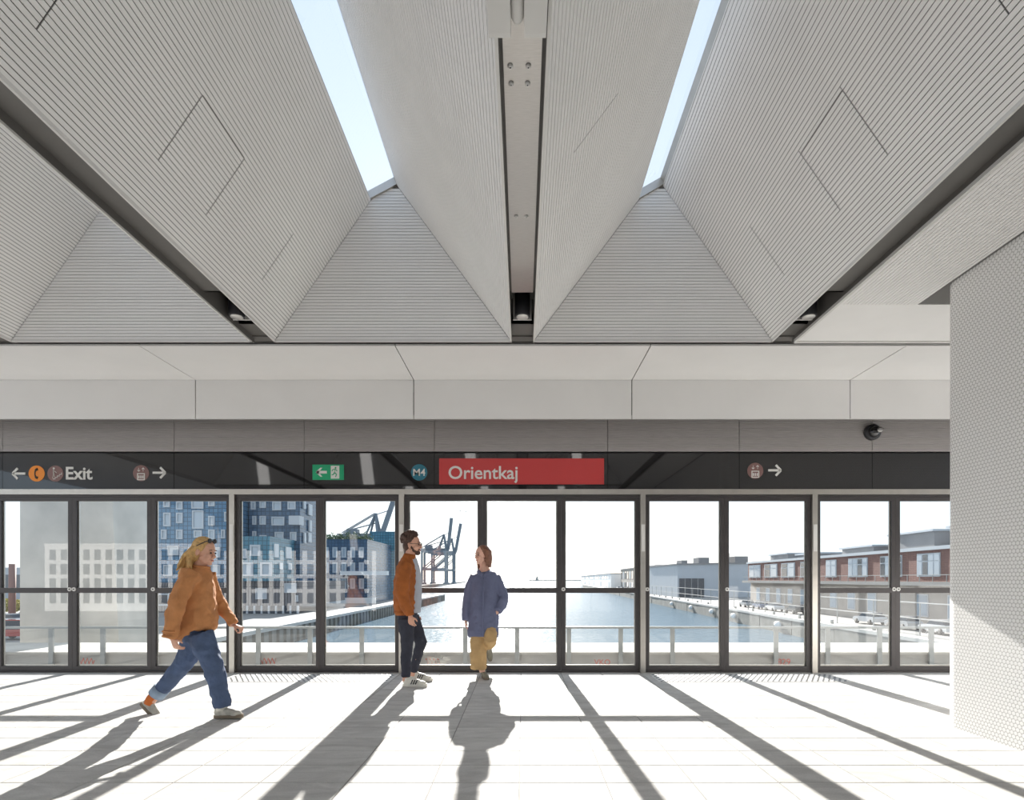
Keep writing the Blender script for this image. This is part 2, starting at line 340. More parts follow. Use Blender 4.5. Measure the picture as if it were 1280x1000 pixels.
def coffer(c, y0, y1, detail):
    x0, x1, sx, sz, rx, rz = c
    hl, hr = (), ()
    if detail == 'L':
        a = face_sY(252, 119, x0, CZ, sx, sz); b = face_sY(304, 199, x0, CZ, sx, sz); e = face_sY(195, 196, x0, CZ, sx, sz)
        p = face_sY(366, 292, x0, CZ, sx, sz); q = face_sY(327, 345, x0, CZ, sx, sz); u = face_sY(48, 31, x0, CZ, sx, sz)
        hl = [(e[0], a[0], a[1], b[1]), (q[0], p[0], p[1], None), (u[0], u[0] + 0.6, u[1], None)]
    if detail == 'R':
        a = face_sY(1053, 111, x1, CZ, rx, rz); b = face_sY(1001, 191, x1, CZ, rx, rz); e = face_sY(1111, 187, x1, CZ, rx, rz)
        p = face_sY(940, 285, x1, CZ, rx, rz); q = face_sY(980, 340, x1, CZ, rx, rz); u = face_sY(1260, 14, x1, CZ, rx, rz)
        hr = [(e[0], a[0], a[1], b[1]), (q[0], p[0], p[1], None), (u[0], u[0] + 0.6, u[1], None)]
        a = face_sY(770, 117, x0, CZ, sx, sz); b = face_sY(718, 190, x0, CZ, sx, sz)
        hl = [(min(a[0], b[0]), max(a[0], b[0]), 0.5*(a[1]+b[1]), None)]
    s = slat_face(x0, CZ, sx, sz, y0, y1, hl).build('side_slats', M['slat'], ceiling); s['kind'] = 'stuff'
    s = slat_face(x1, CZ, rx, rz, y0, y1, hr, -1).build('side_slats', M['slat'], ceiling); s['kind'] = 'stuff'
    for ye, dr in ((y1, -1), (y0, 1)):               # end walls: slats running along X
        mb = MB(); z = CZ + 0.012
        while z < rz - 0.004:
            z1 = min(z + SP - GAP, rz - 0.002)
            def lim(zz):
                k = (zz - CZ) / (sz - CZ); a = x0 + (sx - x0) * min(k, 1)
                if zz > sz: a = sx + (rx - sx) * (zz - sz) / (rz - sz)
                return a + 0.011, x1 + (rx - x1) * (zz - CZ) / (rz - CZ) - 0.011
            (a0, b0), (a1, b1) = lim(z), lim(z1); yy = ye + dr * TH
            if b1 > a1:
                mb.add([(a0, ye, z), (b0, ye, z), (b1, ye, z1), (a1, ye, z1), (a0, yy, z), (b0, yy, z), (b1, yy, z1), (a1, yy, z1)],
                       [(4,5,6,7),(0,1,5,4),(3,7,6,2)])
            z += SP
        s = mb.build('end_slats', M['slat'], ceiling); s['kind'] = 'stuff'
    bk = MB()                                        # dark lining behind the slats, closed on the outside
    e = 0.002
    bk.quad((x0-e, y0, CZ), (x0-e, y1, CZ), (sx-e, y1, sz), (sx-e, y0, sz)); bk.quad((x1+e, y1, CZ), (x1+e, y0, CZ), (rx+e, y0, rz), (rx+e, y1, rz))
    for ye in (y0 - e, y1 + e): bk.add([(x0, ye, CZ), (x1, ye, CZ), (rx, ye, rz), (sx, ye, sz)], [(0,1,2,3)])
    bk.build('coffer_lining', M['slat_back'], ceiling)
    tr = MB(); w = 0.014
    tr.box(x0 - 0.002, x0 + w, y0, y1, CZ - 0.016, CZ + 0.012); tr.box(x1 - w, x1 + 0.002, y0, y1, CZ - 0.016, CZ + 0.012)
    tr.box(x0, x1, y1 - w, y1 + 0.002, CZ - 0.016, CZ + 0.012); tr.box(x0, x1, y0 - 0.002, y0 + w, CZ - 0.016, CZ + 0.012)
    tr.build('coffer_rim', M['trim_light'], ceiling)
    g = MB(); dx, dz = (rx - sx), (rz - sz)          # tilted skylight pane with a slim frame
    up = Vector((-dz, 0, dx)).normalized() * 0.06
    A, B = Vector((sx, 0, sz)), Vector((rx, 0, rz))
    def at(p, y, h): return Vector((p.x + up.x*h, y, p.z + up.z*h))
    g.quad(at(A, y0, 1), at(B, y0, 1), at(B, y1, 1), at(A, y1, 1)); g.build('skylight_pane', M['sky_glass'], ceiling)
    fr = MB()
    for ye, dd in ((y0, 0.03), (y1, -0.03)):
        fr.add([at(A, ye, -0.1), at(B, ye, -0.1), at(B, ye, 1.2), at(A, ye, 1.2), at(A, ye+dd, -0.1), at(B, ye+dd, -0.1), at(B, ye+dd, 1.2), at(A, ye+dd, 1.2)],
               [(0,1,2,3),(4,7,6,5),(0,4,5,1),(3,2,6,7)])
    for q in (A, B): fr.quad(at(q, y0, -0.05), at(q, y1, -0.05), at(q, y1, 1.2), at(q, y0, 1.2))
    fr.build('skylight_frame', M['post'], ceiling)
for k, c in enumerate(COF): coffer(c, 0.37, 5.87, {2: 'L', 3: 'R'}.get(k))
for k, c in enumerate(COF): coffer(c, -5.37, 0.13, None)
# flat slatted ceiling round the core wall
def flat_slats(x0, x1, y0, y1):
    mb = MB(); x = x0
    while x < x1 - 0.005:
        b = min(x + SP - GAP, x1)
        mb.add([(x,y0,CZ),(b,y0,CZ),(b,y1,CZ),(x,y1,CZ),(x,y0,CZ+TH),(b,y0,CZ+TH),(b,y1,CZ+TH),(x,y1,CZ+TH)], [(0,3,2,1),(0,1,5,4),(2,3,7,6),(0,4,7,3),(1,2,6,5)]); x += SP
    s = mb.build('flat_slats', M['slat'], ceiling); s['kind'] = 'stuff'
flat_slats(2.86, 3.60, -5.4, 5.10)
MB().box(2.86, 9.4, -5.4, 5.87, CZ + TH + 0.002, CZ + 0.05).build('flat_lining', M['slat_back'], ceiling)
MB().box(2.86, 9.4, 5.10, 5.87, CZ, CZ + 0.011).build('flat_panel', M['slat'], ceiling)
MB().box(2.845, 2.872, -5.4, 5.87, CZ - 0.016, CZ + 0.012).build('flat_rim', M['trim_light'], ceiling)
MB().box(2.86, 9.4, 5.87, 5.90, CZ - 0.016, CZ + 0.02).build('flat_rim', M['trim_light'], ceiling)
# channels between the coffers; side ones coloured dark for the steel's dark reflection
chans = [(-0.115, 0.115), (-2.84, -2.60), (-5.60, -5.36), (2.62, 2.86), (-8.34, -8.10)]
for k, (a, b) in enumerate(chans):
    mb = MB()
    for (y0, y1) in ((-5.45, 4.99), (5.60, 5.93)): mb.box(a, b, y0, y1, CZ + 0.06, CZ + 0.16)
    mb.box(a, b, 4.99, 5.60, CZ + 0.30, CZ + 0.36)             # pocket for the spot
    mb.box(a, b, 4.97, 4.99, CZ + 0.06, CZ + 0.36); mb.box(a, b, 5.60, 5.62, CZ + 0.06, CZ + 0.36)
    mb.box(a - 0.01, a + 0.004, -5.45, 5.93, CZ, CZ + 0.36); mb.box(b - 0.004, b + 0.01, -5.45, 5.93, CZ, CZ + 0.36)
    mb.build('channel', M['beam_dark'], ceiling)
MB().box(-12, 9.4, 0.13, 0.37, CZ + 0.05, CZ + 0.16).build('cross_channel', M['beam_dark'], ceiling)
MB().box(-12, 9.4, 5.88, 6.02, CZ + 0.045, CZ + 0.20).build('cross_channel', M['beam_dark'], ceiling)
MB().box(-12, 9.4, -5.52, -5.38, CZ + 0.045, CZ + 0.20).build('cross_channel', M['beam_dark'], ceiling)
MB().box(-12, -8.3, -5.45, 5.9, CZ, CZ + 0.2).build('flat_panel', M['slat'], ceiling)
# steel cover plate with button screws in the middle channel
plate = MB().box(-0.094, 0.094, 0.5, 4.97, CZ + 0.045, CZ + 0.058).build('cover_plate', M['steel'], ceiling)
for px, py in ((638, 82), (660.5, 82), (639, 104), (659.5, 104), (645, 270), (658, 270)):
    Y = (CZ + 0.045 - EYE) * F / (HY - py); X = (px - VX) * Y / F
    s = MB().loft([((X, Y, CZ + 0.046), 0.014, 0.014), ((X, Y, CZ + 0.040), 0.014, 0.014), ((X, Y, CZ + 0.034), 0.008, 0.008)], n=16)
    s.build('screw', M['trim_light'], plate)
    MB().loft([((X, Y, CZ + 0.0342), 0.004, 0.004), ((X, Y, CZ + 0.0330), 0.004, 0.004)], n=6).build('screw_socket', M['black'], plate)

# ---- spot lamps
def spot(x, label):
    y = 5.36; r = thing('spot_lamp', (x, y, CZ + 0.01), label, 'lamp', 'spots in the ceiling channels')
    MB().loft([((x, y, CZ + 0.29), 0.066, 0.066), ((x, y, CZ + 0.24), 0.066, 0.066), ((x, y, CZ + 0.235), 0.073, 0.073), ((x, y, CZ + 0.015), 0.073, 0.073), ((x, y, CZ + 0.01), 0.066, 0.066)], n=24).build('housing', M['black'], r)
    MB().loft([((x, y, CZ + 0.012), 0.060, 0.060), ((x, y, CZ + 0.004), 0.056, 0.056)], n=24).build('lens', M['lens'], r)
    MB().box(x - 0.09, x + 0.09, y + 0.10, y + 0.115, CZ + 0.03, CZ + 0.29).build('bracket', M['trim_light'], r)
spot(0.0, 'black cylinder spot at the end of the steel channel')
spot(-2.735, 'black cylinder spot in the dark channel over the walking woman')
spot(2.74, 'black cylinder spot in the dark channel next to the tiled wall')
# lamp bracket at the top edge of the picture: two pale cheeks round a cylinder
hx, hy, hz = -0.022, 2.36, 3.67
h = thing('ceiling_bracket', (hx, hy, hz), 'pale bracket with two cheeks clasping a cylinder at the picture top', 'bracket')
for s in (-1, 1):
    mb = MB(); x0 = hx + s * 0.030; x1 = hx + s * 0.128
    mb.prism([(hy - 0.55, hz + 0.09), (hy - 0.55, hz), (hy + 0.12, hz), (hy + 0.15, hz + 0.006), (hy + 0.162, hz + 0.03), (hy + 0.162, hz + 0.13), (hy - 0.55, hz + 0.13)], 'x', min(x0, x1), max(x0, x1)); mb.build('cheek', M['trim_light'], h)
MB().box(hx - 0.03, hx + 0.03, hy - 0.55, hy + 0.16, hz + 0.07, hz + 0.13).build('back_plate', M['steel'], h)
MB().loft([((hx, hy - 0.16, hz + 0.035), 0.028, 0.028), ((hx, hy + 0.08, hz + 0.035), 0.028, 0.028), ((hx, hy + 0.10, hz + 0.035), 0.020, 0.020)], (1,0,0), 20).build('cylinder', M['trim_light'], h)

# ---- soffit panels over the doors (bent: underside and fascia)
sof = tag(MB().box(-12, 9.4, 6.0, 7.6, CZ + 0.03, CZ + 0.04).build('trim_1', M['beam_dark'], None, (0, 0, 0)), 'row of smooth pale soffit panels over the doors', 'soffit', kind='structure')
j0 = -4.105
xs = [j0 + PITCH * k for k in range(-3, 6)]
for a, b in zip(xs[:-1], xs[1:]):
    a0, b0 = max(a, -12) + 0.006, min(b, 9.4) - 0.006
    if b0 < a0: continue
    MB().box(a0, b0, 6.0, 7.03 - 0.004, CZ, CZ + 0.02).build('soffit_panel', M['soffit'], sof)
    MB().box(a0, b0, 7.03, 7.05, 3.262, CZ + 0.02 - 0.006).build('fascia_panel', M['soffit'], sof)
# ---- grey ribbed band and black sign glass
jx = [-10.2, -8.45, -7.0, -4.69, -2.94, -1.185, 1.15, 2.92, 4.71, 6.47, 8.8]
band = tag(MB().box(-12, 9.4, DOOR_Y + 0.05, DOOR_Y + 0.2, 2.40, 3.8).build('trim_2', M['rubber'], None, (0, 0, 0)), 'grey ribbed metal band above the black sign glass', 'trim', kind='structure')
for a, b in zip(jx[:-1], jx[1:]):
    mb = MB(); z = 2.972                              # horizontal ribs
    mb.box(a + 0.004, b - 0.004, DOOR_Y + 0.014, DOOR_Y + 0.05, z, 3.46)
    while z < 3.44:
        mb.box(a + 0.004, b - 0.004, DOOR_Y, DOOR_Y + 0.016, z, z + 0.017); z += 0.024
    mb.build('ribbed_panel', M['band'], band)
    MB().box(a + 0.003, b - 0.003, DOOR_Y, DOOR_Y + 0.03, 2.462, 2.945).build('sign_glass', M['black_glass'], band)
rail = tag(MB().box(-12, 9.4, DOOR_Y - 0.05, DOOR_Y + 0.05, 2.385, 2.455).build('trim_3', M['post'], None, (0, 0, 0)), 'pale steel header rail running along the door tops', 'rail', kind='structure')
MB().box(-12, 9.4, DOOR_Y - 0.03, DOOR_Y + 0.04, 2.352, 2.384).build('guide_track', M['frame'], rail)
MB().box(-12, 9.4, DOOR_Y - 0.04, DOOR_Y + 0.06, 0.0, 0.022).build('sill', M['frame'], rail)

# ---- platform screen doors and fixed panes
def leaf(kind, n, x0, x1, label, transom, knob=0, post=None):
    r = thing(f'{kind}_{n}', ((x0 + x1)/2, DOOR_Y, 0.02), label, 'door' if kind == 'door' else 'window', kind='structure')
    st = 0.055; y0, y1 = DOOR_Y - 0.028, DOOR_Y + 0.028; zb, zt = 0.024, 2.35
    MB().box(x0, x0 + st, y0, y1, zb, zt).build('stile', M['frame'], r); MB().box(x1 - st, x1, y0, y1, zb, zt).build('stile', M['frame'], r)
    MB().box(x0 + st, x1 - st, y0, y1, zt - 0.05, zt).build('top_rail', M['frame'], r); MB().box(x0 + st, x1 - st, y0, y1, zb, zb + 0.06).build('bottom_rail', M['frame'], r)
    g = MB().quad((x0 + st, DOOR_Y, zb + 0.06), (x1 - st, DOOR_Y, zb + 0.06), (x1 - st, DOOR_Y, zt - 0.05), (x0 + st, DOOR_Y, zt - 0.05)).build('pane', M['glass'], r)
    MB().box(x0 + st, x1 - st, DOOR_Y + 0.004, DOOR_Y + 0.02, zb + 0.06, zb + 0.075).build('glazing_bead', M['post'], r)
    for xx in (x0 + st, x1 - st - 0.012): MB().box(xx, xx + 0.012, DOOR_Y + 0.004, DOOR_Y + 0.024, zb + 0.075, zt - 0.05).build('glazing_bead', M['post'], r)
    if transom:
        MB().box(x0 + st, x1 - st, y0, y1, 1.065, 1.135).build('transom', M['frame'], r)
    for s in ([knob] if knob in (-1, 1) else []):
        kx = x0 + 0.028 if s < 0 else x1 - 0.028
        MB().disc((kx, 1.115), 0.026, y0 - 0.012, y0, 20).build('lock', M['trim_light'], r)
        MB().disc((kx, 1.115), 0.009, y0 - 0.016, y0 - 0.011, 12).build('lock_core', M['black'], r)
    return r
leaf('door', 1, -8.10, -7.052, 'glass door leaf at the far left edge of the picture', True)
leaf('door', 2, -7.05, -6.041, 'glass door leaf in front of the left part of the concrete pier', True, 1)
leaf('door', 3, -6.039, -4.981, 'glass door leaf between the concrete pier and the walking woman', True, -1)
leaf('door', 4, -4.979, -3.917, 'glass door leaf directly behind the walking woman', True, -1)
leaf('window', 1, -3.843, -2.716, 'fixed glass pane right of the walking woman, with no crossbar', False)
leaf('window', 2, -2.714, -1.652, 'fixed glass pane left of the standing man, with no crossbar', False)
leaf('door', 5, -1.578, -0.541, 'glass door leaf between the man and the woman in the coat', True)
leaf('door', 6, -0.539, 0.519, 'glass door leaf behind the woman in the long coat', True)
leaf('door', 7, 0.521, 1.573, 'glass door leaf right of the woman in the long coat, with lock', True, -1)
leaf('window', 3, 1.647, 2.714, 'fixed glass pane looking onto the grey warehouse', False, -1)
leaf('window', 4, 2.716, 3.868, 'fixed glass pane looking onto the near end of the basin', False, -1)
leaf('door', 8, 3.942, 5.009, 'glass door leaf in front of the brick house, lock on the right', True, 1)
leaf('door', 9, 5.011, 6.064, 'glass door leaf partly hidden by the white tiled wall', True, -1)
leaf('door', 10, 6.066, 7.1, 'glass door leaf behind the white tiled wall', True)
for k, (x, lab) in enumerate(((-3.88, 'steel post right of the walking woman'), (-1.615, 'steel post behind the standing man'), (1.61, 'steel post left of the pane onto the grey warehouse'), (3.905, 'steel post left of the door before the brick house'))):
    p = thing('door_post', (x, DOOR_Y, 0), lab, 'post', 'steel posts between the door modules')
    MB().box(x - 0.035, x + 0.035, DOOR_Y - 0.07, DOOR_Y + 0.04, 0, 2.385).build('post', M['post'], p)
    MB().box(x - 0.024, x + 0.024, DOOR_Y - 0.078, DOOR_Y - 0.071, 1.62, 1.98).build('reader_plate', M['trim_light'], p)

# ---- tactile plates
def tactile(x0, x1, y0, y1, label):
    t = thing('tactile_plate', ((x0+x1)/2, (y0+y1)/2, 0), label, 'plate', 'tactile plates at the fixed panes')
    MB().box(x0, x1, y0, y1, 0.0005, 0.004).build('plate', M['tactile'], t)
    mb = MB(); j = 0; y = y0 + 0.04
    while y < y1 - 0.03:
        x = x0 + 0.04 + (0.034 if j % 2 else 0)
        while x < x1 - 0.03:
            mb.loft([((x, y, 0.003), 0.017, 0.017), ((x, y, 0.007), 0.015, 0.015), ((x, y, 0.0085), 0.009, 0.009)], n=8); x += 0.068
        y += 0.058; j += 1
    s = mb.build('studs', M['stud'], t); s['kind'] = 'stuff'
tactile(-3.72, -1.62, 6.80, 7.36, 'studded tactile plate before the panes left of the man')
tactile(1.66, 4.02, 6.80, 7.36, 'studded tactile plate before the panes on the right')

# ---- signs on the black glass
SY = DOOR_Y
def sx_(px): return (px - VX) * DOOR_Y / F
def sz_(py): return EYE - (py - HY) * DOOR_Y / F
def arrow(mb, cx, cz, s, d=1):                        # d=1 right
    for a, b in (((-0.5, 0), (0.42, 0)), ((0.10, 0.42), (0.5, 0.0)), ((0.10, -0.42), (0.5, 0.0))):
        mb.bar((cx + d*a[0]*s, SY - 0.004, cz + a[1]*s), (cx + d*b[0]*s, SY - 0.004, cz + b[1]*s), 0.006, s*0.17)
    return mb
def lift_icon(r, px, py):
    cx, cz = sx_(px), sz_(py); MB().disc((cx, cz), 0.108, SY - 0.004, SY).build('badge', M['brown_print'], r)
    mb = MB(); yy0, yy1 = SY - 0.007, SY - 0.004; z0 = cz - 0.02
    for a in ((-0.052, -0.040, -0.062, 0.02), (0.040, 0.052, -0.062, 0.02), (-0.052, 0.052, -0.074, -0.062), (-0.052, 0.052, 0.008, 0.02)): mb.box(cx+a[0], cx+a[1], yy0, yy1, z0+a[2], z0+a[3])
    for q in (-0.026, 0, 0.026): mb.box(cx+q-0.007, cx+q+0.007, yy0, yy1, z0-0.05, z0-0.012)
    for q, d in ((-0.03, 1), (0.03, -1)):
        b = cz + 0.045
        mb.bar((cx+q, yy0+0.0015, b - 0.022), (cx+q, yy0+0.0015, b + 0.026), 0.003, 0.009)
        t = b + 0.026 if d < 0 else b - 0.022
        mb.bar((cx+q-0.016, yy0+0.0015, t + (-0.018 if d < 0 else 0.018)), (cx+q, yy0+0.0015, t), 0.003, 0.009); mb.bar((cx+q+0.016, yy0+0.0015, t + (-0.018 if d < 0 else 0.018)), (cx+q, yy0+0.0015, t), 0.003, 0.009)
    mb.build('lift_symbol', M['white_print'], r)
r = thing('exit_sign', (sx_(65), SY, sz_(604)), 'exit sign with left arrow, orange phone badge and stairs badge', 'sign')
arrow(MB(), sx_(24), sz_(592), 0.17, -1).build('arrow', M['white_print'], r)
cx, cz = sx_(46), sz_(592); MB().disc((cx, cz), 0.108, SY - 0.004, SY).build('phone_badge', M['orange_print'], r)
mb = MB(); mb.loft([((cx + 0.018, SY-0.006, cz + 0.06), 0.003, 0.018), ((cx - 0.008, SY-0.006, cz + 0.05), 0.003, 0.016), ((cx - 0.02, SY-0.006, cz + 0.02), 0.003, 0.009), ((cx - 0.02, SY-0.006, cz - 0.02), 0.003, 0.009), ((cx - 0.008, SY-0.006, cz - 0.05), 0.003, 0.016), ((cx + 0.018, SY-0.006, cz - 0.06), 0.003, 0.018)], (0,1,0), 8); mb.build('phone_symbol', M['dark_print'], r)
cx, cz = sx_(69.5), sz_(592); MB().disc((cx, cz), 0.108, SY - 0.004, SY).build('stairs_badge', M['brown_print'], r)
mb = MB(); y = SY - 0.0055
mb.disc((cx - 0.02, cz + 0.068), 0.014, SY - 0.007, SY - 0.004, 12); mb.bar((cx - 0.02, y, cz + 0.05), (cx - 0.02, y, cz), 0.003, 0.024); mb.bar((cx - 0.02, y, cz), (cx - 0.034, y, cz - 0.066), 0.003, 0.011); mb.bar((cx - 0.016, y, cz), (cx - 0.008, y, cz - 0.05), 0.003, 0.011); mb.bar((cx - 0.012, y, cz + 0.035), (cx + 0.016, y, cz + 0.01), 0.003, 0.008)
for k in range(4): mb.box(cx - 0.03 + k*0.028, cx + 0.004 + k*0.028, SY - 0.007, SY - 0.004, cz - 0.078 + k*0.02, cz - 0.068 + k*0.02); mb.box(cx - 0.004 + k*0.028, cx + 0.004 + k*0.028, SY - 0.007, SY - 0.004, cz - 0.078 + k*0.02, cz - 0.048 + k*0.02)
mb.build('stairs_symbol', M['white_print'], r)
text_mb('Exit', 0.235, sx_(81.5), sz_(599), SY - 0.004, bold=0.005).build('lettering', M['white_print'], r)
r = thing('lift_sign', (sx_(188), SY, sz_(604)), 'lift symbol with right arrow on the sign glass right of the exit sign', 'sign', 'lift signs')
lift_icon(r, 176.5, 591.5); arrow(MB(), sx_(199), sz_(591), 0.17).build('arrow', M['white_print'], r)
r = thing('lift_sign', (sx_(955), SY, sz_(604)), 'lift symbol with right arrow on the right-hand sign glass', 'sign', 'lift signs')
lift_icon(r, 944, 588.5); arrow(MB(), sx_(968), sz_(588), 0.17).build('arrow', M['white_print'], r)
# emergency exit sign
r = thing('emergency_exit_sign', (sx_(410), SY, sz_(600)), 'green emergency exit sign with left arrow and running figure', 'sign')
MB().box(sx_(391), sx_(430), SY - 0.012, SY, sz_(600), sz_(581)).build('plate', M['green_print'], r)
mb = MB(); y = SY - 0.0135; cx, cz = sx_(402), sz_(590.5); s = 0.15
mb.bar((cx - 0.4*s, y, cz), (cx + 0.5*s, y, cz), 0.003, 0.036)
mb.prism([(cx - 0.5*s, cz), (cx - 0.08*s, cz + 0.4*s), (cx + 0.10*s, cz + 0.4*s), (cx - 0.22*s, cz), (cx + 0.10*s, cz - 0.4*s), (cx - 0.08*s, cz - 0.4*s)], 'y', SY - 0.015, SY - 0.012); mb.build('arrow', M['white_print'], r)
x0, x1, z0, z1 = sx_(414), sx_(424.5), sz_(598.5), sz_(582.5); MB().box(x0, x1, SY - 0.015, SY - 0.012, z0, z1).build('doorway', M['white_print'], r)
mb = MB(); y = SY - 0.0165; cx, cz = (x0 + x1)/2, (z0 + z1)/2
mb.disc((cx + 0.008, cz + 0.058), 0.012, SY - 0.018, SY - 0.015, 12)
for a, b, w in (((0.004, 0.044), (-0.006, -0.005), 0.022), ((-0.006, -0.005), (0.02, -0.03), 0.014), ((0.02, -0.03), (0.008, -0.065), 0.012), ((-0.006, -0.005), (-0.025, -0.035), 0.014), ((-0.025, -0.035), (-0.045, -0.035), 0.012), ((0.004, 0.04), (0.03, 0.015), 0.010), ((0.0, 0.04), (-0.03, 0.035), 0.010), ((-0.03, 0.035), (-0.04, 0.012), 0.010)):
    mb.bar((cx + a[0], y, cz + a[1]), (cx + b[0], y, cz + b[1]), 0.003, w)
mb.build('running_figure', M['green_print'], r)
# line badge and station name
r = thing('line_badge', (sx_(524), SY, sz_(601)), 'round teal line badge beside the red name board', 'sign')
MB().disc((sx_(524), sz_(590.5)), 0.110, SY - 0.005, SY).build('badge', M['teal_print'], r)
text_mb('M4', 0.135, sx_(524), sz_(590.5) - 0.046, SY - 0.006, bold=0.001, align='CENTER').build('lettering', M['white_print'], r)
r = thing('name_board', (sx_(652), SY, sz_(606)), 'long red station name board with white lettering', 'sign')
MB().box(sx_(549), sx_(755), SY - 0.004, SY, sz_(605.5), sz_(573)).build('board', M['red_print'], r)
text_mb('Orientkaj', 0.245, sx_(560), sz_(598.5), SY - 0.006, bold=0.003).build('lettering', M['white_print'], r)
# dome camera on the ribbed band
cx, cz = sx_(1089), sz_(541); r = thing('security_camera', (cx, SY, cz), 'black round security camera on the ribbed band', 'camera')
mb = MB(); mb.loft([((cx, SY, cz), 0.105, 0.105), ((cx, SY - 0.05, cz), 0.105, 0.105), ((cx, SY - 0.06, cz), 0.095, 0.095)], (1,0,0), 24); mb.build('housing', M['black'], r)
MB().ell((cx + 0.004, SY - 0.06, cz), 0.078, 0.07, 0.078).build('dome', M['black_glass'], r)
MB().loft([((cx + 0.03, SY - 0.10, cz + 0.01), 0.032, 0.032), ((cx + 0.035, SY - 0.145, cz + 0.005), 0.032, 0.032), ((cx + 0.035, SY - 0.147, cz + 0.005), 0.02, 0.02)], (1,0,0), 16).build('lens', M['steel'], r)

# ---- the far side of the island platform, behind the viewer: posts and header only
bk = MB(); by = -7.04
for x in [-3.88 - 5.48, -3.88, 1.61, -1.615, 7.1, 3.9, -6.0, -4.98, -2.715, -0.54, 0.52, 2.715, 5.0]: bk.box(x - 0.05, x + 0.05, by - 0.04, by + 0.04, 0, 2.4)
bk.box(-12, 9.4, by - 0.06, by + 0.06, 2.38, 3.8); bk.box(-12, 9.4, -6.55, -6.53, 3.26, 3.8); bk.box(-12, 9.4, -6.55, -5.5, 3.75, 3.79)
tag(bk.build('wall_back', M['soffit'], None, (0, 0, 0)), 'opposite screen-door front behind the viewer', 'wall', kind='structure')

# ================================================================ OUTSIDE
QZ = EYE - 5.67; WZ = EYE - 8.0
def water_mat():
    m = bpy.data.materials.new('harbour water'); m.use_nodes = True; n = m.node_tree.nodes; l = m.node_tree.links; b = n['Principled BSDF']
    b.inputs['Base Color'].default_value = (0.07, 0.13, 0.18, 1); b.inputs['Roughness'].default_value = 0.16; b.inputs['IOR'].default_value = 1.33
    g = n.new('ShaderNodeNewGeometry')
    a = n.new('ShaderNodeTexNoise'); a.inputs['Scale'].default_value = 0.9; a.inputs['Detail'].default_value = 5; l.new(g.outputs['Position'], a.inputs['Vector'])
    c = n.new('ShaderNodeTexNoise'); c.inputs['Scale'].default_value = 0.12; c.inputs['Detail'].default_value = 3; l.new(g.outputs['Position'], c.inputs['Vector'])
    ad = n.new('ShaderNodeMath'); ad.operation = 'ADD'; l.new(a.outputs[0], ad.inputs[0]); l.new(c.outputs[0], ad.inputs[1])
    bp = n.new('ShaderNodeBump'); bp.inputs['Strength'].default_value = 0.7; bp.inputs['Distance'].default_value = 0.22; l.new(ad.outputs[0], bp.inputs['Height']); l.new(bp.outputs[0], b.inputs['Normal'])
    df = n.new('ShaderNodeBsdfDiffuse'); df.inputs[0].default_value = (0.11, 0.15, 0.18, 1); mx = n.new('ShaderNodeMixShader'); mx.inputs[0].default_value = 0.4      # even diffuse share that dims the mirrored sky
    l.new(b.outputs[0], mx.inputs[1]); l.new(df.outputs[0], mx.inputs[2]); l.new(mx.outputs[0], n['Material Output'].inputs[0])
    return m
M['water'] = water_mat()
def panel_mat(name, c0, c1, sx, sz, joint=0.06, rough=0.25):
    """small cladding plates of varied shade with thin joints, too far away to tell apart"""
    m = bpy.data.materials.new(name); m.use_nodes = True; n = m.node_tree.nodes; l = m.node_tree.links; b = n['Principled BSDF']
    g = n.new('ShaderNodeNewGeometry'); sp = n.new('ShaderNodeSeparateXYZ'); l.new(g.outputs['Position'], sp.inputs[0])
    ad = n.new('ShaderNodeMath'); ad.operation = 'ADD'; l.new(sp.outputs[0], ad.inputs[0]); l.new(sp.outputs[1], ad.inputs[1])
    cb = n.new('ShaderNodeCombineXYZ'); l.new(ad.outputs[0], cb.inputs[0]); l.new(sp.outputs[2], cb.inputs[1])
    br = n.new('ShaderNodeTexBrick'); br.offset = 0; br.inputs['Color1'].default_value = (*c0, 1); br.inputs['Color2'].default_value = (*c1, 1)
    br.inputs['Mortar'].default_value = tuple(0.45 * x for x in c0) + (1,); br.inputs['Scale'].default_value = 1; br.inputs['Mortar Size'].default_value = joint
    br.inputs['Brick Width'].default_value = sx; br.inputs['Row Height'].default_value = sz; l.new(cb.outputs[0], br.inputs['Vector']); l.new(br.outputs[0], b.inputs['Base Color'])
    b.inputs['Roughness'].default_value = rough; return m
M['blue1'] = panel_mat('blue solar cladding', (0.050, 0.145, 0.255), (0.085, 0.205, 0.33), 0.75, 0.75)
M['blue2'] = panel_mat('dark blue solar cladding', (0.040, 0.088, 0.155), (0.065, 0.13, 0.21), 0.75, 0.75)
M['blue3'] = panel_mat('teal solar cladding', (0.040, 0.160, 0.235), (0.07, 0.22, 0.30), 0.75, 0.75)
M['corr'] = panel_mat('grey corrugated cladding', (0.15, 0.145, 0.15), (0.18, 0.17, 0.175), 0.5, 20, 0.08, 0.6)
M['brick'] = panel_mat('red brick', (0.22, 0.105, 0.085), (0.28, 0.14, 0.11), 0.5, 0.16, 0.02, 0.85)
M['plaster'] = mat('weathered beige render', (0.38, 0.34, 0.30), 0.85, 0, 0.10, 0.4)
M['ware'] = mat('blue grey sheet', (0.42, 0.46, 0.50), 0.55, 0, 0.04, 0.5)
M['ware_d'] = mat('dark gate', (0.075, 0.08, 0.09), 0.6)
M['win_frame'] = mat('pale window frame', (0.46, 0.49, 0.52), 0.4)
M['win_pane'] = mat('window pane', (0.36, 0.42, 0.48), 0.05, 0.0, spec=0.9)
M['win_dark'] = mat('dark pane', (0.05, 0.06, 0.075), 0.06, 0.0, spec=0.8)
M['roofing'] = mat('roofing', (0.24, 0.24, 0.245), 0.8, 0, 0.08, 0.5)
M['paving'] = mat('quay paving', (0.29, 0.28, 0.265), 0.9, 0, 0.10, 0.2)
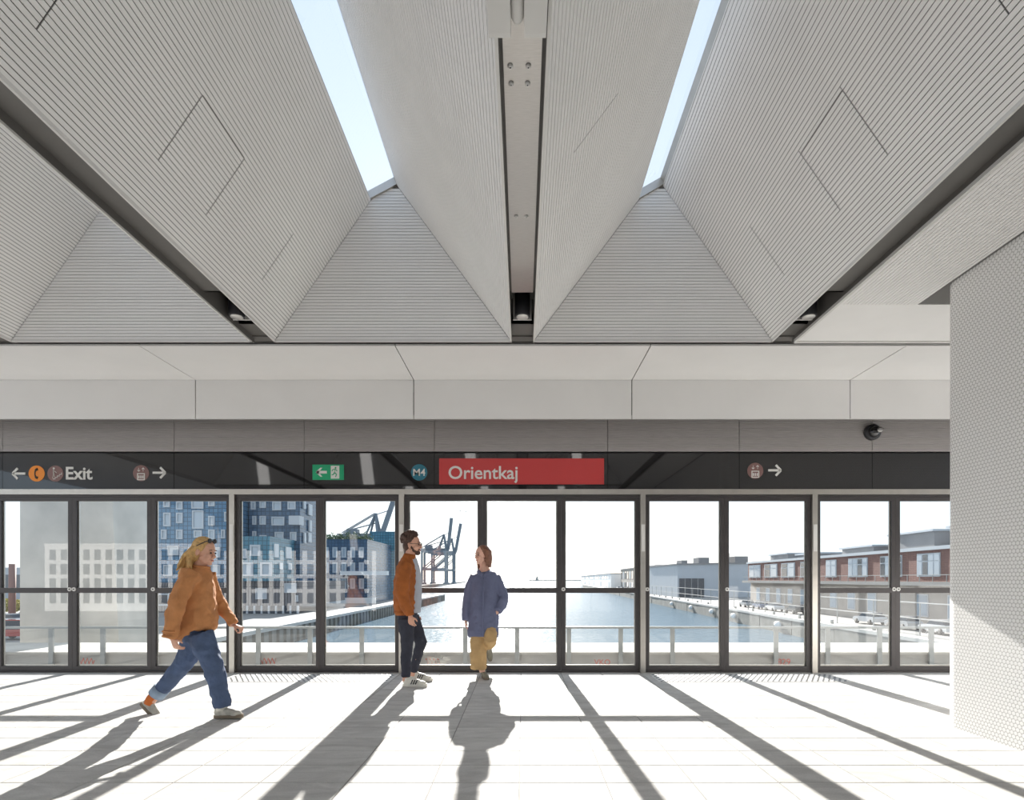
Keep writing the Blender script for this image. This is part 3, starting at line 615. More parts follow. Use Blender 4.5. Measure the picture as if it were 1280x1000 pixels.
M['quay'] = mat('quay concrete', (0.24, 0.23, 0.205), 0.9, 0, 0.2, 0.5)
M['edge'] = mat('pale quay edge', (0.52, 0.505, 0.475), 0.8)
M['crane'] = mat('crane steel', (0.13, 0.17, 0.21), 0.5)
M['white_wall'] = mat('white facade', (0.78, 0.78, 0.77), 0.7)
M['rail'] = mat('galvanised rail', (0.36, 0.37, 0.36), 0.45, 0.5)
M['leaf'] = mat('yellow green leaves', (0.34, 0.30, 0.06), 0.8, 0, 0.3, 3)
M['leaf2'] = mat('dull green leaves', (0.10, 0.14, 0.07), 0.8, 0, 0.3, 3)
M['tyre'] = mat('tyre', (0.02, 0.02, 0.02), 0.8)
M['pole'] = mat('rusty pole', (0.20, 0.09, 0.07), 0.7)
M['gull'] = mat('gull', (0.5, 0.5, 0.5), 0.7)

# ---- water and quays
tag(MB().quad((-3500, 8.5, WZ), (3500, 8.5, WZ), (3500, 7000, WZ), (-3500, 7000, WZ)).build('water', M['water'], None, (0, 0, WZ)), 'rippled blue water of the harbour basin', 'water', kind='structure')
def rq(Y, d=0.0): return 35.0 + 0.0457 * Y + d
q = MB(); q.prism([(rq(16), 16), (rq(560), 560), (rq(560) + 400, 560), (420, 16)], 'z', WZ - 2, QZ - 0.02)
quay_r = tag(q.build('quay', [M['paving']], None, (40, 16, WZ)), 'long stone quay along the right side of the basin', 'quay')
mb = MB()
for a in range(20, 560, 12):                          # rough quay face, one block per bay
    d = random.uniform(-0.05, 0.05)
    mb.add([(rq(a) - 0.25 + d, a, WZ - 1), (rq(a + 11.8) - 0.25 + d, a + 11.8, WZ - 1), (rq(a + 11.8) - 0.25 + d, a + 11.8, QZ - 0.25), (rq(a) - 0.25 + d, a, QZ - 0.25), (rq(a), a, WZ - 1), (rq(a + 11.8), a + 11.8, WZ - 1), (rq(a + 11.8), a + 11.8, QZ - 0.25), (rq(a), a, QZ - 0.25)], [(0,3,2,1),(3,7,6,2),(0,4,7,3),(1,2,6,5)])
s = mb.build('face_blocks', M['quay'], quay_r); s['kind'] = 'stuff'
MB().prism([(rq(16) - 0.35, 16), (rq(560) - 0.35, 560), (rq(560) + 1.0, 560), (rq(16) + 1.0, 16)], 'z', QZ - 0.25, QZ + 0.12).build('edge_coping', M['edge'], quay_r)
for a in (84, 104, 118, 135, 156): MB().ell((rq(a) - 0.55, a, QZ - 1.1), 0.45, 0.9, 0.5).build('fender', M['white_wall'], quay_r)
for a in range(52, 200, 9):
    mb = MB(); mb.loft([((rq(a) + 0.5, a, QZ + 0.1), 0.22, 0.22), ((rq(a) + 0.5, a, QZ + 0.45), 0.16, 0.16), ((rq(a) + 0.5, a, QZ + 0.6), 0.26, 0.26)], n=10); mb.build('bollard', M['rail'], quay_r)
q = MB(); q.prism([(-29.5, 16), (-29.5, 209), (-78, 209), (-78, 300), (-900, 300), (-900, 16)], 'z', WZ - 2, QZ - 0.02)
quay_l = tag(q.build('quay', [M['paving']], None, (-35, 16, WZ)), 'promenade quay with piled wall along the left side of the basin', 'quay')
mb = MB()
for k in range(0, 190):                               # sheet piles
    y = 18 + k; mb.box(-29.5, -29.05 if k % 2 else -29.25, y, y + 0.6, WZ - 1, QZ - 0.3)
s = mb.build('sheet_piles', M['quay'], quay_l); s['kind'] = 'stuff'
MB().box(-31.6, -29.0, 16, 209.4, QZ - 0.3, QZ + 0.12).build('edge_coping', M['edge'], quay_l)
MB().box(-60, -29.0, 209, 209.6, WZ - 1, QZ + 0.1).build('end_wall', M['quay'], quay_l)
q = MB(); q.prism([(-76, 330), (-134, 1323), (-1600, 1323), (-1600, 330)], 'z', WZ - 2, QZ + 0.4)
tag(q.build('pier', M['quay'], None, (-90, 330, WZ)), 'low dark container pier under the cranes', 'pier')
q = MB(); q.box(30, 420, 2600, 2640, WZ - 1, WZ + 4.5); q.prism([(60, WZ + 4), (66, WZ + 22), (70, WZ + 22), (76, WZ + 4)], 'y', 2600, 2612)
o = q.build('breakwater', M['rail'], None, (150, 2600, WZ)); tag(o, 'thin breakwater with a small beacon on the horizon', 'breakwater')

# ---- viaduct parapet, railing and pier across the track
PY = 11.5
par = MB(); zt = EYE - (818 - HY) * PY / F; 
par.box(-30, 30, PY, PY + 1.65, -4, zt); parapet = tag(par.build('parapet', M['concrete'], None, (0, PY, -4)), 'long concrete parapet across the track', 'parapet')
MB().box(-30, 30, PY - 0.03, PY + 1.68, zt, zt + 0.05).build('coping', M['concrete_l'], parapet)
for px, s, sz in ((980, '829', 0.18), (753, 'VKO', 0.16)):
    p = P(px, 831, PY); text_mb(s, sz, p.x, p.z, PY - 0.002, 0.002, 0.001, 'CENTER').build('graffiti', M['graffiti'], parapet)
for px in (109, 336, 541):
    p = P(px, 826, PY); mb = MB(); last = None
    for k in range(12):
        c = Vector((p.x - 0.15 + 0.027*k, PY - 0.002, p.z + 0.07*math.sin(k*2.1 + px)))
        if last: mb.bar(last, c, 0.002, 0.02)
        last = c
    mb.build('graffiti', M['graffiti'], parapet)
tb = MB().box(-30, 30, 7.9, PY, -1.6, -1.2); tag(tb.build('track_bed', M['concrete'], None, (0, 9.5, -1.6)), 'concrete track bed below the platform edge', 'track')
ry = PY - 0.07; rz = EYE - (783 - HY) * ry / F
rb_ = EYE - (834 - HY) * ry / F
railing = thing('railing', (0, ry, rb_), 'galvanised railing on the concrete parapet', 'railing')
MB().box(-29, 29, ry - 0.03, ry + 0.03, rz - 0.045, rz).build('handrail', M['rail'], railing)
x = (517 - VX) * ry / F; stp = 64.7 * ry / F; pm = MB().box(-0.045, 0.045, -0.02, 0.02, 0, rz - 0.045 - rb_).mesh('post', M['rail'])
for k in range(-17, 19):
    o = bpy.data.objects.new('post', pm); COL.objects.link(o); o.parent = railing; o.location = (x + k * stp, 0, 0)
for k in range(-17, 18):
    MB().quad((x + k*stp + 0.06, ry, zt + 0.1), (x + (k+1)*stp - 0.06, ry, zt + 0.1), (x + (k+1)*stp - 0.06, ry, rz - 0.06), (x + k*stp + 0.06, ry, rz - 0.06)).build('infill_pane', M['glass'], railing)
pr = MB(); Y0 = 14.6; a, b = P(33, 0, Y0).x, P(133, 0, Y0).x; c = P(146, 0, Y0).x
pr.prism([(a, -6), (a, 14), (P(118, 0, Y0).x, 14), (c + 0.3, -6)], 'y', Y0, Y0 + 1.6)
pier = tag(pr.build('concrete_pier', M['concrete_l'], None, (a + 1, Y0 + 0.8, -6)), 'tall raw concrete pier outside the left doors', 'pier')
m_ = P(90, 0, Y0).x
MB().box(a - 0.06, m_, Y0 - 0.12, Y0, -6, 14).build('pilaster', M['concrete'], pier)

# ---- buildings
def block(name, label, cat, x0, x1, y0, y1, z0, z1, m, roofm=None, group=None):
    """an upright house body as a thing; windows are added with win()"""
    r = thing(name, ((x0 + x1)/2, (y0 + y1)/2, z0), label, cat, group)
    MB().box(x0, x1, y0, y1, z0, z1).build('wall', m, r); MB().box(x0 - 0.1, x1 + 0.1, y0 - 0.1, y1 + 0.1, z1, z1 + 0.35).build('roof_edge', roofm or m, r)
    return r
def win(r, x0, x1, z0, z1, y, fr='win_frame', pane='win_pane', d=0.25, fw=0.22, name='window'):
    mb = MB(); mb.box(x0, x0 + fw, y - d, y, z0, z1); mb.box(x1 - fw, x1, y - d, y, z0, z1); mb.box(x0 + fw, x1 - fw, y - d, y, z0, z0 + fw); mb.box(x0 + fw, x1 - fw, y - d, y, z1 - fw, z1)
    w = mb.build(name, M[fr], r); MB().quad((x0 + fw, y - 0.06, z0 + fw), (x1 - fw, y - 0.06, z0 + fw), (x1 - fw, y - 0.06, z1 - fw), (x0 + fw, y - 0.06, z1 - fw)).build('window_pane', M[pane], w)
def pxwin(r, rects, Y, **k):
    for (a, b, c, d) in rects:
        p, q = P(a, d, Y), P(b, c, Y); win(r, p.x, q.x, p.z, q.z, Y, **k)
def pblock(name, label, cat, px0, px1, py0, py1, Y, depth, m, z0=None, **k):
    p, q = P(px0, py1, Y), P(px1, py0, Y); return block(name, label, cat, p.x, q.x, Y, Y + depth, p.z if z0 is None else z0, q.z, m, **k)
# school of blue cubes
b1 = pblock('blue_building', 'mid blue clad block with many square windows behind the walking woman', 'building', 118, 294.5, 540, 727.4, 97, 24, M['blue1'], z0=0.647)
w = [(134,141,625,638),(157,173,626,638),(139,153,642,658),(161,177,642,658),(145,153,666,679),(165,177,666,679),(158,169,687,695),(145,153,707,715),
     (205,213,626,634),(221,229,627,637),(205,214,641,658),(221,229,641,654),(261,269,626,633),(261,269,645,657),(202,209,662,674),(221,229,662,674),(261,269,662,674),(277,282,662,673),(241,255,638,661),(243,253,663,672),(240,255,612,636),
     (210,224,682,694),(236,246,684,697),(262,276,684,697),(281,290,640,652),(184,191,640,652),(184,191,666,678),(205,216,706,720),(226,240,706,720),(262,276,706,720)]
pxwin(b1, w, 97)
b1p = pblock('plinth_building', 'grey base storey below the mid blue block', 'building', 112, 294.5, 731, 766, 95.5, 22, M['corr'], z0=QZ)
pxwin(b1p, [(128,150,742,757),(158,180,742,757),(192,212,742,757),(222,246,742,757),(254,276,742,757)], 95.5, pane='win_dark')
b2 = pblock('blue_building', 'dark blue tower left of the crane boom', 'building', 311, 375, 540, 720, 101.2, 8.2, M['blue2'])
w = [(341,352,627,638),(340,356,646,657),(344,355,665,676),(360,370,627,637),(363,371,665,676),(304,309,628,638),(314,320,627,637),(325,333,626,635),(308,313,644,655),(316,321,645,656),(325,333,645,656),(304,310,664,673),(316,321,664,673),(325,334,669,674)]
pxwin(b2, [q for q in w if q[0] > 312], 101.2)
p, q = P(366, 657, 101), P(375, 646, 101)
MB().box(p.x, q.x + 0.6, 99.2, 101.2, p.z, q.z).build('oriel', M['win_frame'], b2)
xr = P(375, 0, 101).x                                 # windows on the flank facing the water
for (ya, yb, za, zb) in ((102.2, 103.2, 638, 627), (104.6, 106.3, 644, 630), (104.9, 106.1, 664, 650), (102.4, 103.4, 680, 667), (104.4, 106, 678, 666)):
    mb = MB().box(xr, xr + 0.25, ya, yb, EYE + (HY - za)*.15, EYE + (HY - zb)*.15); wdw = mb.build('window', M['win_frame'], b2)
    MB().box(xr + 0.2, xr + 0.27, ya + .2, yb - .2, EYE + (HY - za)*.15 + .2, EYE + (HY - zb)*.15 - .2).build('window_pane', M['win_pane'], wdw)
b3 = pblock('blue_building', 'low teal clad cube jutting out over the grey base storey', 'building', 297, 337, 673, 726, 91, 9.8, M['blue3'], z0=0.938)
pxwin(b3, [(300,309,686,698),(313,326,681,695),(300,317,703,720),(326,340,703,720)], 91, fw=0.3)
xr = P(337, 0, 91).x
for (ya, yb, za, zb) in ((92.5, 94, 698, 682), (97, 99.2, 698, 684), (94.5, 95.6, 712, 704), (98, 99.4, 712, 704), ):
    mb = MB().box(xr, xr + 0.2, ya, yb, EYE + (HY - za)*.14, EYE + (HY - zb)*.14); mb.build('window', M['white_wall'], b3)
b4 = pblock('plinth_building', 'dark corrugated base storey under the teal cube', 'building', 298.5, 374, 729, 757, 93, 24, M['corr'])
pxwin(b4, [(320,334,735,749),(356,371,729,741),(374-4,374-1,744,752)], 92.95, fw=0.15)
MB().box(P(300,0,93).x, P(374,0,93).x, 92.2, 93.2, QZ, EYE - (757-HY)*93/F).build('glazed_ground_floor', M['win_dark'], b4)
for k in range(300, 374, 9): MB().box(P(k,0,92).x - .12, P(k,0,92).x + .12, 91.9, 92.3, QZ, EYE - (757-HY)*92/F).build('mullion', M['win_frame'], b4)
b5 = pblock('terrace_building', 'grey blue terraced block with a planted roof beside the quay', 'building', 352, 459, 676, 762, 132, 24, M['blue2'], z0=QZ)
w = []
for kx in range(405, 458, 11):
    for kz in (684, 703, 723): w.append((kx, kx + 6, kz, kz + 13))
pxwin(b5, w, 132, fw=0.3)  # window grid imitates the white house's reflection over this block
MB().box(P(428,0,132).x, P(486,0,132).x, 130.4, 132, EYE + (HY-719)*132/F, EYE + (HY-714)*132/F).build('balcony', M['white_wall'], b5)
MB().box(P(398,0,132).x, P(470,0,132).x, 131.4, 132, QZ, EYE + (HY-747)*132/F).build('ground_floor_wall', M['white_wall'], b5)
mb = MB(); rr = random.Random(3); xa, xb = P(402,0,134).x, P(460,0,134).x
for k in range(900):
    c = Vector((rr.uniform(xa, xb), rr.uniform(132.5, 140), EYE + (HY-676)*132/F + 0.3 + abs(rr.gauss(0, 0.8)))); s = rr.uniform(.15, .4)
    d1 = Vector((rr.gauss(0,1), rr.gauss(0,1), rr.gauss(0,1))).normalized()*s; d2 = Vector((rr.gauss(0,1), rr.gauss(0,1), rr.gauss(0,1))).normalized()*s; mb.quad(c-d1, c+d2, c+d1, c-d2)
s = mb.build('roof_plants', M['leaf2'], b5); s['kind'] = 'stuff'
b6 = pblock('blue_building', 'teal end block of the school nearest the standing man', 'building', 462.5, 497, 666, 764, 156.8, 16, M['blue3'], z0=QZ)
pxwin(b6, [(464,478,679,719)], 156.8, fw=0.2)
# grey far block on the left edge and rusty mast
b7 = pblock('far_building', 'low grey building seen past the concrete pier', 'building', -60, 110, 711, 745, 150, 20, M['ware'], z0=QZ)
for k in range(-50, 100, 14): MB().box(P(k,0,150).x, P(k+7,0,150).x, 149.8, 150, EYE - 2.5, EYE + 1.2).build('window', M['win_dark'], b7)
tag(MB().tube(P(15, 770, 86), P(15.5, 705, 86), 0.45).build('mast', M['pole'], None, P(15, 770, 86)), 'rust red mast before the low grey building', 'mast')
tag(MB().box(-260, 260, -400, -9, QZ - 1, QZ).build('ground', M['paving'], None, (0, -120, QZ)), 'unseen paved ground added behind the station to bounce sunlight', 'ground', kind='structure')  # unseen ground, added so sunlit paving throws light up to the ceiling
# white apartment house behind the viewer, mirrored in the glass
YB = 15.08 - 100
b8 = block('white_building', 'white house with rows of tall windows mirrored in the door glass', 'building', P(56,0,100).x, P(470,0,100).x, YB - 12, YB, QZ, EYE + (HY - 682)/7, M['white_wall'])
for k, kx in enumerate(range(62, 466, 14)):
    for kz in (687, 705, 723, 741):
        x0, x1 = P(kx,0,100).x, P(kx+8,0,100).x; z0, z1 = EYE + (HY - kz - 13)/7, EYE + (HY - kz)/7
        MB().box(x0, x1, YB, YB + 0.03, z0, z1).build('window', M['win_dark'], b8)
# ---- right side houses, facing the quay
def fx(Y, d=0.0): return 44.0 + 0.0457 * Y + d
def rface(r, ya, yb, z0, z1, m, d0, d1, name):        # a slab lying on the slanted frontage, d: distance from it (+ = inwards)
    mb = MB(); mb.prism([(fx(ya, d0), ya), (fx(yb, d0), yb), (fx(yb, d1), yb), (fx(ya, d1), ya)], 'z', z0, z1); return mb.build(name, m, r)
def ypx(px): return 44.0 * F / (px - 685)
br = thing('brick_house', (fx(90), 90, QZ), 'long brick quayside house with balcony and roof cabins', 'building')
ya, yb = 47.0, ypx(935)
rface(br, ya, yb, QZ, EYE - 0.75, M['plaster'], 0.6, 16, 'lower_wall'); rface(br, ya, yb, EYE - 0.3, EYE + 3.35, M['brick'], 0, 15, 'upper_wall')
rface(br, ya - .3, yb + .3, EYE - 0.75, EYE - 0.3, M['paving'], -1.2, 15, 'balcony_slab'); rface(br, ya - .3, yb + .3, EYE + 3.35, EYE + 3.75, M['win_frame'], -0.25, 15.3, 'roof_edge')
rl = rface(br, ya, yb, EYE + 0.45, EYE + 0.52, M['rail'], -1.15, -1.10, 'balcony_rail')
y = ya
while y < yb: MB().box(fx(y, -1.15), fx(y, -1.09), y, y + 0.06, EYE - 0.3, EYE + 0.45).build('balcony_post', M['rail'], br); y += 2.2
for (a, b) in ((937, 951), (956, 972), (977, 994), (1001, 1014), (1033, 1046), (1061, 1085), (1101, 1128), (1147, 1176), (1196, 1230)):
    y1, y0 = ypx(a), ypx(b)
    w = rface(br, y0, y1, EYE + 0.3, EYE + 3.0, M['win_frame'], -0.10, 0.02, 'window')
    nb = max(2, int((b - a) / 6)); dy = (y1 - y0) / nb
    for k in range(nb):
        for (za, zb) in ((0.45, 2.0), (2.15, 2.85)):
            rface(w, y0 + k*dy + 0.09*dy, y0 + (k+1)*dy - 0.09*dy, EYE + za, EYE + zb, M['win_pane'] if (k + a) % 3 else M['win_dark'], -0.13, -0.09, 'window_pane')
for k in range(14):
    y0 = 50 + k * 5.2
    if y0 + 2 > yb: break
    w = rface(br, y0, y0 + 2.0, QZ + 1.2, QZ + 3.9, M['win_frame'], 0.5, 0.62, 'window'); rface(w, y0 + .15, y0 + 1.85, QZ + 1.35, QZ + 3.75, M['win_pane'], 0.46, 0.51, 'window_pane')
for (a, b, d, h) in ((940, 960, 4, 1.3), (965, 990, 5, 0.9), (1022, 1058, 4, 1.1), (1062, 1110, 6, 2.5), (1128, 1176, 6, 2.6)):
    c = rface(br, ypx(b), ypx(a), EYE + 3.75, EYE + 3.75 + h, M['roofing'], d, d + 6, 'roof_cabin'); rface(br, ypx(b) - .3, ypx(a) + .3, EYE + 3.75 + h, EYE + 4.0 + h, M['ware'], d - .4, d + 6.4, 'cabin_roof')
# grey warehouse with big gate
wh = thing('warehouse', (52, 178, QZ), 'blue grey warehouse with a wide dark gate on the quay', 'building')
Y = 176; p, q = P(847, 0, Y).x, P(950, 0, Y).x; zt_ = EYE + (HY - 706) * Y / F
MB().prism([(p, QZ), (q, QZ), (q, zt_ + 0.5), (p, zt_)], 'y', Y, Y + 40).build('wall', M['ware'], wh)
MB().box(P(849,0,Y).x, P(880,0,Y).x, Y - .2, Y, QZ, EYE + (HY - 723)*Y/F).build('gate', M['ware_d'], wh)
for k in (856, 864, 872): MB().box(P(k,0,Y).x - .15, P(k,0,Y).x + .15, Y - .35, Y - .2, QZ, EYE + (HY - 723)*Y/F).build('gate_post', M['roofing'], wh)
MB().prism([(p - .4, zt_), (q + .4, zt_ + 0.5), (q + .4, zt_ + .9), (p - .4, zt_ + .4)], 'y', Y - .5, Y + 40).build('roof', M['roofing'], wh)
for (a, b, h) in ((871, 884, 1.8), (850, 857, 0.9), (905, 909, 3.2), (916, 932, 2.2)): MB().box(P(a,0,Y+10).x, P(b,0,Y+10).x, Y + 8, Y + 14, zt_ + .2, zt_ + .8 + h).build('roof_cabin', M['roofing'], wh)
# older row houses further out
def row(label, pa, pb, h, m, d, nwin, group='old row houses along the right quay'):
    r = thing('row_house', (fx(ypx(pa), d), ypx(pb), QZ), label, 'building', group)
    y0, y1 = ypx(pb), ypx(pa); rface(r, y0, y1, QZ, EYE + h, m, d, d + 14, 'wall'); rface(r, y0 - .3, y1 + .3, EYE + h, EYE + h + .5, M['roofing'], d - .3, d + 14.3, 'roof_edge')
    dy = (y1 - y0) / nwin
    for k in range(nwin):
        for (za, zb) in ((QZ + 1, QZ + 4), (EYE + 0.2, EYE + h - 1.2)):
            if zb - za > 0.8: rface(r, y0 + (k + .25)*dy, y0 + (k + .75)*dy, za, zb, M['win_dark'] if k % 3 else M['win_frame'], d - .12, d, 'window')
row('brick row house left of the grey warehouse', 803, 824, 5.2, M['brick'], -1, 9)
row('beige row house half way out along the quay', 778, 802, 5.4, M['plaster'], -1, 8)
row('low white row house at the far end of the quay', 733, 776, 3.2, M['white_wall'], -6, 16)
# quayside wire fence
fe = thing('quay_fence', (rq(90, 2.2), 90, QZ), 'tall thin railing along the right quay edge', 'fence')
def fp(Y, z): return Vector((rq(Y, 2.2), Y, z))
for z in (QZ + 3.3, QZ + 1.7): MB().bar(fp(48, z), fp(235, z), 0.10, 0.10).build('rail', M['edge'], fe)
for k in range(24):
    a = 48 + k * 8; MB().bar(fp(a, QZ), fp(a, QZ + 3.3), 0.09, 0.09).build('post', M['rail'], fe)

# ---- parked cars
def car(loc, rz, paint, label, van=False):
    c = thing('parked_car', loc, label, 'car', 'cars parked by the quays'); c.rotation_euler = (0, 0, rz)
    def B(mb, name, m, par=c):
        o = bpy.data.objects.new(name, mb.mesh(name, m)); COL.objects.link(o); o.parent = par; return o
    pr = [(-2.1, .35), (2.1, .35), (2.15, .7), (1.9, .88), (1.0, .98), (-1.9, 1.0), (-2.15, .8)]
    B(MB().prism(pr, 'y', -.86, .86), 'body', paint)
    cb = [(1.0, .98), (.35, 1.42), (-1.2, 1.46), (-1.85, 1.0)] if not van else [(1.4, .98), (1.0, 1.75), (-1.9, 1.85), (-2.0, 1.0)]
    B(MB().prism(cb, 'y', -.74, .74), 'cabin', M['win_dark'])
    t = max(z for _, z in cb); B(MB().box(-1.2 if not van else -1.9, .38 if not van else 1.0, -.72, .72, t - .05, t + .03), 'roof', paint)
    for x in (-1.3, 1.35):
        for y in (-.8, .8): B(MB().loft([((x, y - .1, .33), .33, .33), ((x, y + .1, .33), .33, .33)], (1,0,0), 14), 'wheel', M['tyre'])
    return c
paints = {k: mat('car paint ' + k, v, 0.25, 0.0, coat=0.6) for k, v in dict(white=(.7,.7,.7), silver=(.4,.41,.42), black=(.03,.03,.035), red=(.4,.05,.04), blue=(.08,.12,.22)).items()}
for Y, d, p, lab in ((58, 5.6, 'white', 'white car parked by the brick house nearest the tiled wall'), (64, 5.6, 'silver', 'silver car parked second from the tiled wall'), (71, 5.8, 'white', 'white car parked third from the tiled wall'),
                     (92, 5.6, 'black', 'black car parked before the middle of the brick house'), (100, 5.4, 'white', 'white car parked before the left half of the brick house'), (107, 5.6, 'blue', 'dark blue car parked near the left end of the brick house'), (114, 5.5, 'silver', 'silver car parked at the left end of the brick house'),
                     (300, 5, 'black', 'black car at the head of the far row of cars'), (318, 5, 'white', 'white car in the far row by the white houses')):
    car((rq(Y, d), Y, QZ), R(88) if d < 5.7 else R(92), paints[p], lab)
car((-47.5, 53, QZ), R(5), paints['red'], 'red car on the road below the left parapet', True)
car((-62, 68, QZ), R(0), paints['white'], 'white car on the road seen past the concrete pier')
car((-66, 76, QZ), R(4), paints['black'], 'black car on the road seen past the concrete pier')
# ---- yellow hedge
mb = MB(); rr = random.Random(5)
for k in range(2600):
    c = Vector((rr.uniform(-92, -70), 92 + rr.uniform(-1.5, 1.5), QZ + rr.uniform(0.45, 2.3))); s = rr.uniform(.15, .35)
    d1 = Vector((rr.gauss(0,1), rr.gauss(0,1), rr.gauss(0,1))).normalized()*s; d2 = Vector((rr.gauss(0,1), rr.gauss(0,1), rr.gauss(0,1))).normalized()*s; mb.quad(c-d1, c+d2, c+d1, c-d2)
hd = mb.build('hedge', M['leaf'], None, (-81, 92, QZ)); tag(hd, 'yellowing autumn hedge along the road', 'hedge', kind='stuff')

# ---- harbour cranes
def crane(Y, px_sea, boom_dx, label, boom=38):
    class HB(MB):
        def bar(s_, a, b, w, h, mi=0): return MB.bar(s_, a, b, w*1.4, h*1.4, mi)
    k = 620 / F; base = Vector(((px_sea - VX) * Y / F, Y, QZ + 0.4)); r = thing('harbour_crane', base, label, 'crane', 'harbour cranes on the container pier')
    def q(dx, up, dy=0): return Vector((base.x + dx * k, base.y + dy, EYE + up * k))    # dx, up in px at 620 m from the sea leg and the horizon
    gz = base.z; g = 0.7
    for dx in (0, -28):
        for dy in (-8, 8):
            a = q(dx, 0, dy); a.z = gz; HB().bar(a, q(dx, 36, dy), 1.5, 1.5).build('leg', M['crane'], r)
            MB().box(a.x - 2.2, a.x + 2.2, a.y - 1.2, a.y + 1.2, gz, gz + 1.6).build('bogie', M['crane'], r)
    for dy in (-8, 8):
        HB().bar(q(-28, 12, dy), q(0, 12, dy), 1.4, 1.7).build('portal_beam', M['crane'], r); HB().bar(q(-28, 33, dy), q(0, 33, dy), 1.2, 1.6).build('portal_beam', M['crane'], r)
        HB().bar(q(-27, 13, dy), q(-4, 33, dy), 0.8, 0.8).build('brace', M['crane'], r); HB().bar(q(-16, 13, dy), q(-1, 26, dy), 0.7, 0.7).build('brace', M['crane'], r)
    for dx in (0, -28):
        for up in (12, 34): HB().bar(q(dx, up, -8), q(dx, up, 8), 1.2, 1.6).build('cross_beam', M['crane'], r)
    HB().bar(q(-34, 35.5), q(3, 35.5), 3.5, 2.4).build('girder', M['crane'], r)
    MB().box(q(-26, 0).x, q(-17, 0).x, base.y - 3, base.y + 3, EYE + 36.5 * k, EYE + 41 * k).build('machine_house', M['crane'], r)
    for dy in (-5, 5): HB().bar(q(0, 36, dy), q(-3, 54, 0), 1.1, 1.1).build('mast_leg', M['crane'], r); HB().bar(q(-9, 37, dy), q(-3, 54, 0), 0.8, 0.8).build('mast_leg', M['crane'], r)
    for dy in (-2, 2): HB().bar(q(-3, 54, dy), q(-30, 38, dy), 0.5, 0.5).build('stay', M['crane'], r)
    HB().bar(q(-3, 46, 0), q(-22, 41, 0), 0.6, 0.6).build('stay', M['crane'], r)
    HB().bar(q(2, 36), q(2 + boom_dx, 36 + boom), 2.4, 2.2).build('boom', M['crane'], r)
    HB().bar(q(-3, 53), q(2 + boom_dx * .55, 36 + boom * .55), 0.45, 0.45).build('stay', M['crane'], r)
    return r
crane(600, 558, 4.2, 'harbour crane with upright boom, the nearer of the pair beside the man')
crane(660, 567.5, 7.0, 'harbour crane with leaning boom, the farther of the pair beside the man')
crane(408, 474, 13, 'harbour crane rising behind the teal school block')
for px, py, lab in ((575, 639, 'small gull flying left over the harbour'), (582, 640, 'small gull flying right over the harbour')):
    p = P(px, py, 120); g = thing('gull', p, lab, 'bird', 'gulls over the harbour')
    MB().ell(p, 0.22, 0.08, 0.07).build('body', M['gull'], g)
    for s in (-1, 1): MB().add([p + Vector((0.1, 0, 0.03)), p + Vector((-0.1, 0, 0.03)), p + Vector((-0.05 + s*.1, 0, 0.16)), p + Vector((s*.55, -.1, 0.1))], [(0,1,2,3)]).build('wing', M['gull'], g)

# ================================================================ PEOPLE
def remesh(mb, name, m, parent, voxel=0.008, smooth=4, wrinkle=0.0, wscale=0.12):
    src = mb.build('tmp', m, parent)
    md = src.modifiers.new('r', 'REMESH'); md.mode = 'VOXEL'; md.voxel_size = voxel; md.use_smooth_shade = True
    if smooth:
        s = src.modifiers.new('s', 'SMOOTH'); s.factor = 0.5; s.iterations = smooth
    if wrinkle:
        t = bpy.data.textures.new('folds', 'CLOUDS'); t.noise_scale = wscale; t.noise_depth = 2
        d = src.modifiers.new('d', 'DISPLACE'); d.texture = t; d.strength = wrinkle; d.mid_level = 0.5; d.texture_coords = 'LOCAL'
    dg = bpy.context.evaluated_depsgraph_get()
    me = bpy.data.meshes.new_from_object(src.evaluated_get(dg)); me.name = name
    old = src.data; bpy.data.objects.remove(src); bpy.data.meshes.remove(old)
    me.materials.clear(); me.materials.append(m)
    me.polygons.foreach_set('use_smooth', [True] * len(me.polygons))
    o = bpy.data.objects.new(name, me); COL.objects.link(o); o.parent = parent; return o
M['skin'] = mat('skin', srgb(214, 164, 140), 0.5, 0, 0.05, 20)
M['skin_pale'] = mat('pale skin', srgb(222, 176, 156), 0.5, 0, 0.05, 20)
M['sweater'] = mat('camel knit', srgb(190, 130, 82), 0.9, 0, 0.10, 14, 0.25, 90)
M['jeans'] = mat('blue denim', srgb(74, 90, 120), 0.85, 0, 0.22, 9, 0.2, 120)
M['jeans_in'] = mat('pale denim cuff', srgb(140, 158, 178), 0.85, 0, 0.1, 20)
M['blond'] = mat('blond hair', srgb(205, 164, 104), 0.45, 0, 0.25, 30, 0.5, 50, stretch=(1, 6, 0.6))
M['brown_hair'] = mat('brown hair', srgb(74, 50, 40), 0.5, 0, 0.25, 30, 0.5, 70)
M['auburn'] = mat('auburn hair', srgb(128, 86, 66), 0.5, 0, 0.2, 30, 0.4, 60)
M['jacket'] = mat('rust corduroy', srgb(160, 90, 38), 0.85, 0, 0.16, 12, 0.35, 80)
M['shirt'] = mat('pale grey shirt', srgb(176, 180, 190), 0.85, 0, 0.05, 10)
M['dark_jeans'] = mat('dark jeans', srgb(48, 50, 62), 0.85, 0, 0.2, 10)
M['coat'] = mat('grey blue coat', srgb(104, 110, 138), 0.8, 0, 0.08, 6)
M['tan'] = mat('tan trousers', srgb(186, 154, 108), 0.85, 0, 0.1, 8)
M['shoe'] = mat('grey trainer', srgb(176, 172, 162), 0.7, 0, 0.2, 25)
M['shoe_w'] = mat('white trainer', srgb(222, 218, 208), 0.6, 0, 0.08, 25)
M['shoe_g'] = mat('olive grey trainer', srgb(128, 126, 112), 0.7, 0, 0.2, 25)
M['sole'] = mat('trainer sole', srgb(120, 108, 92), 0.8)
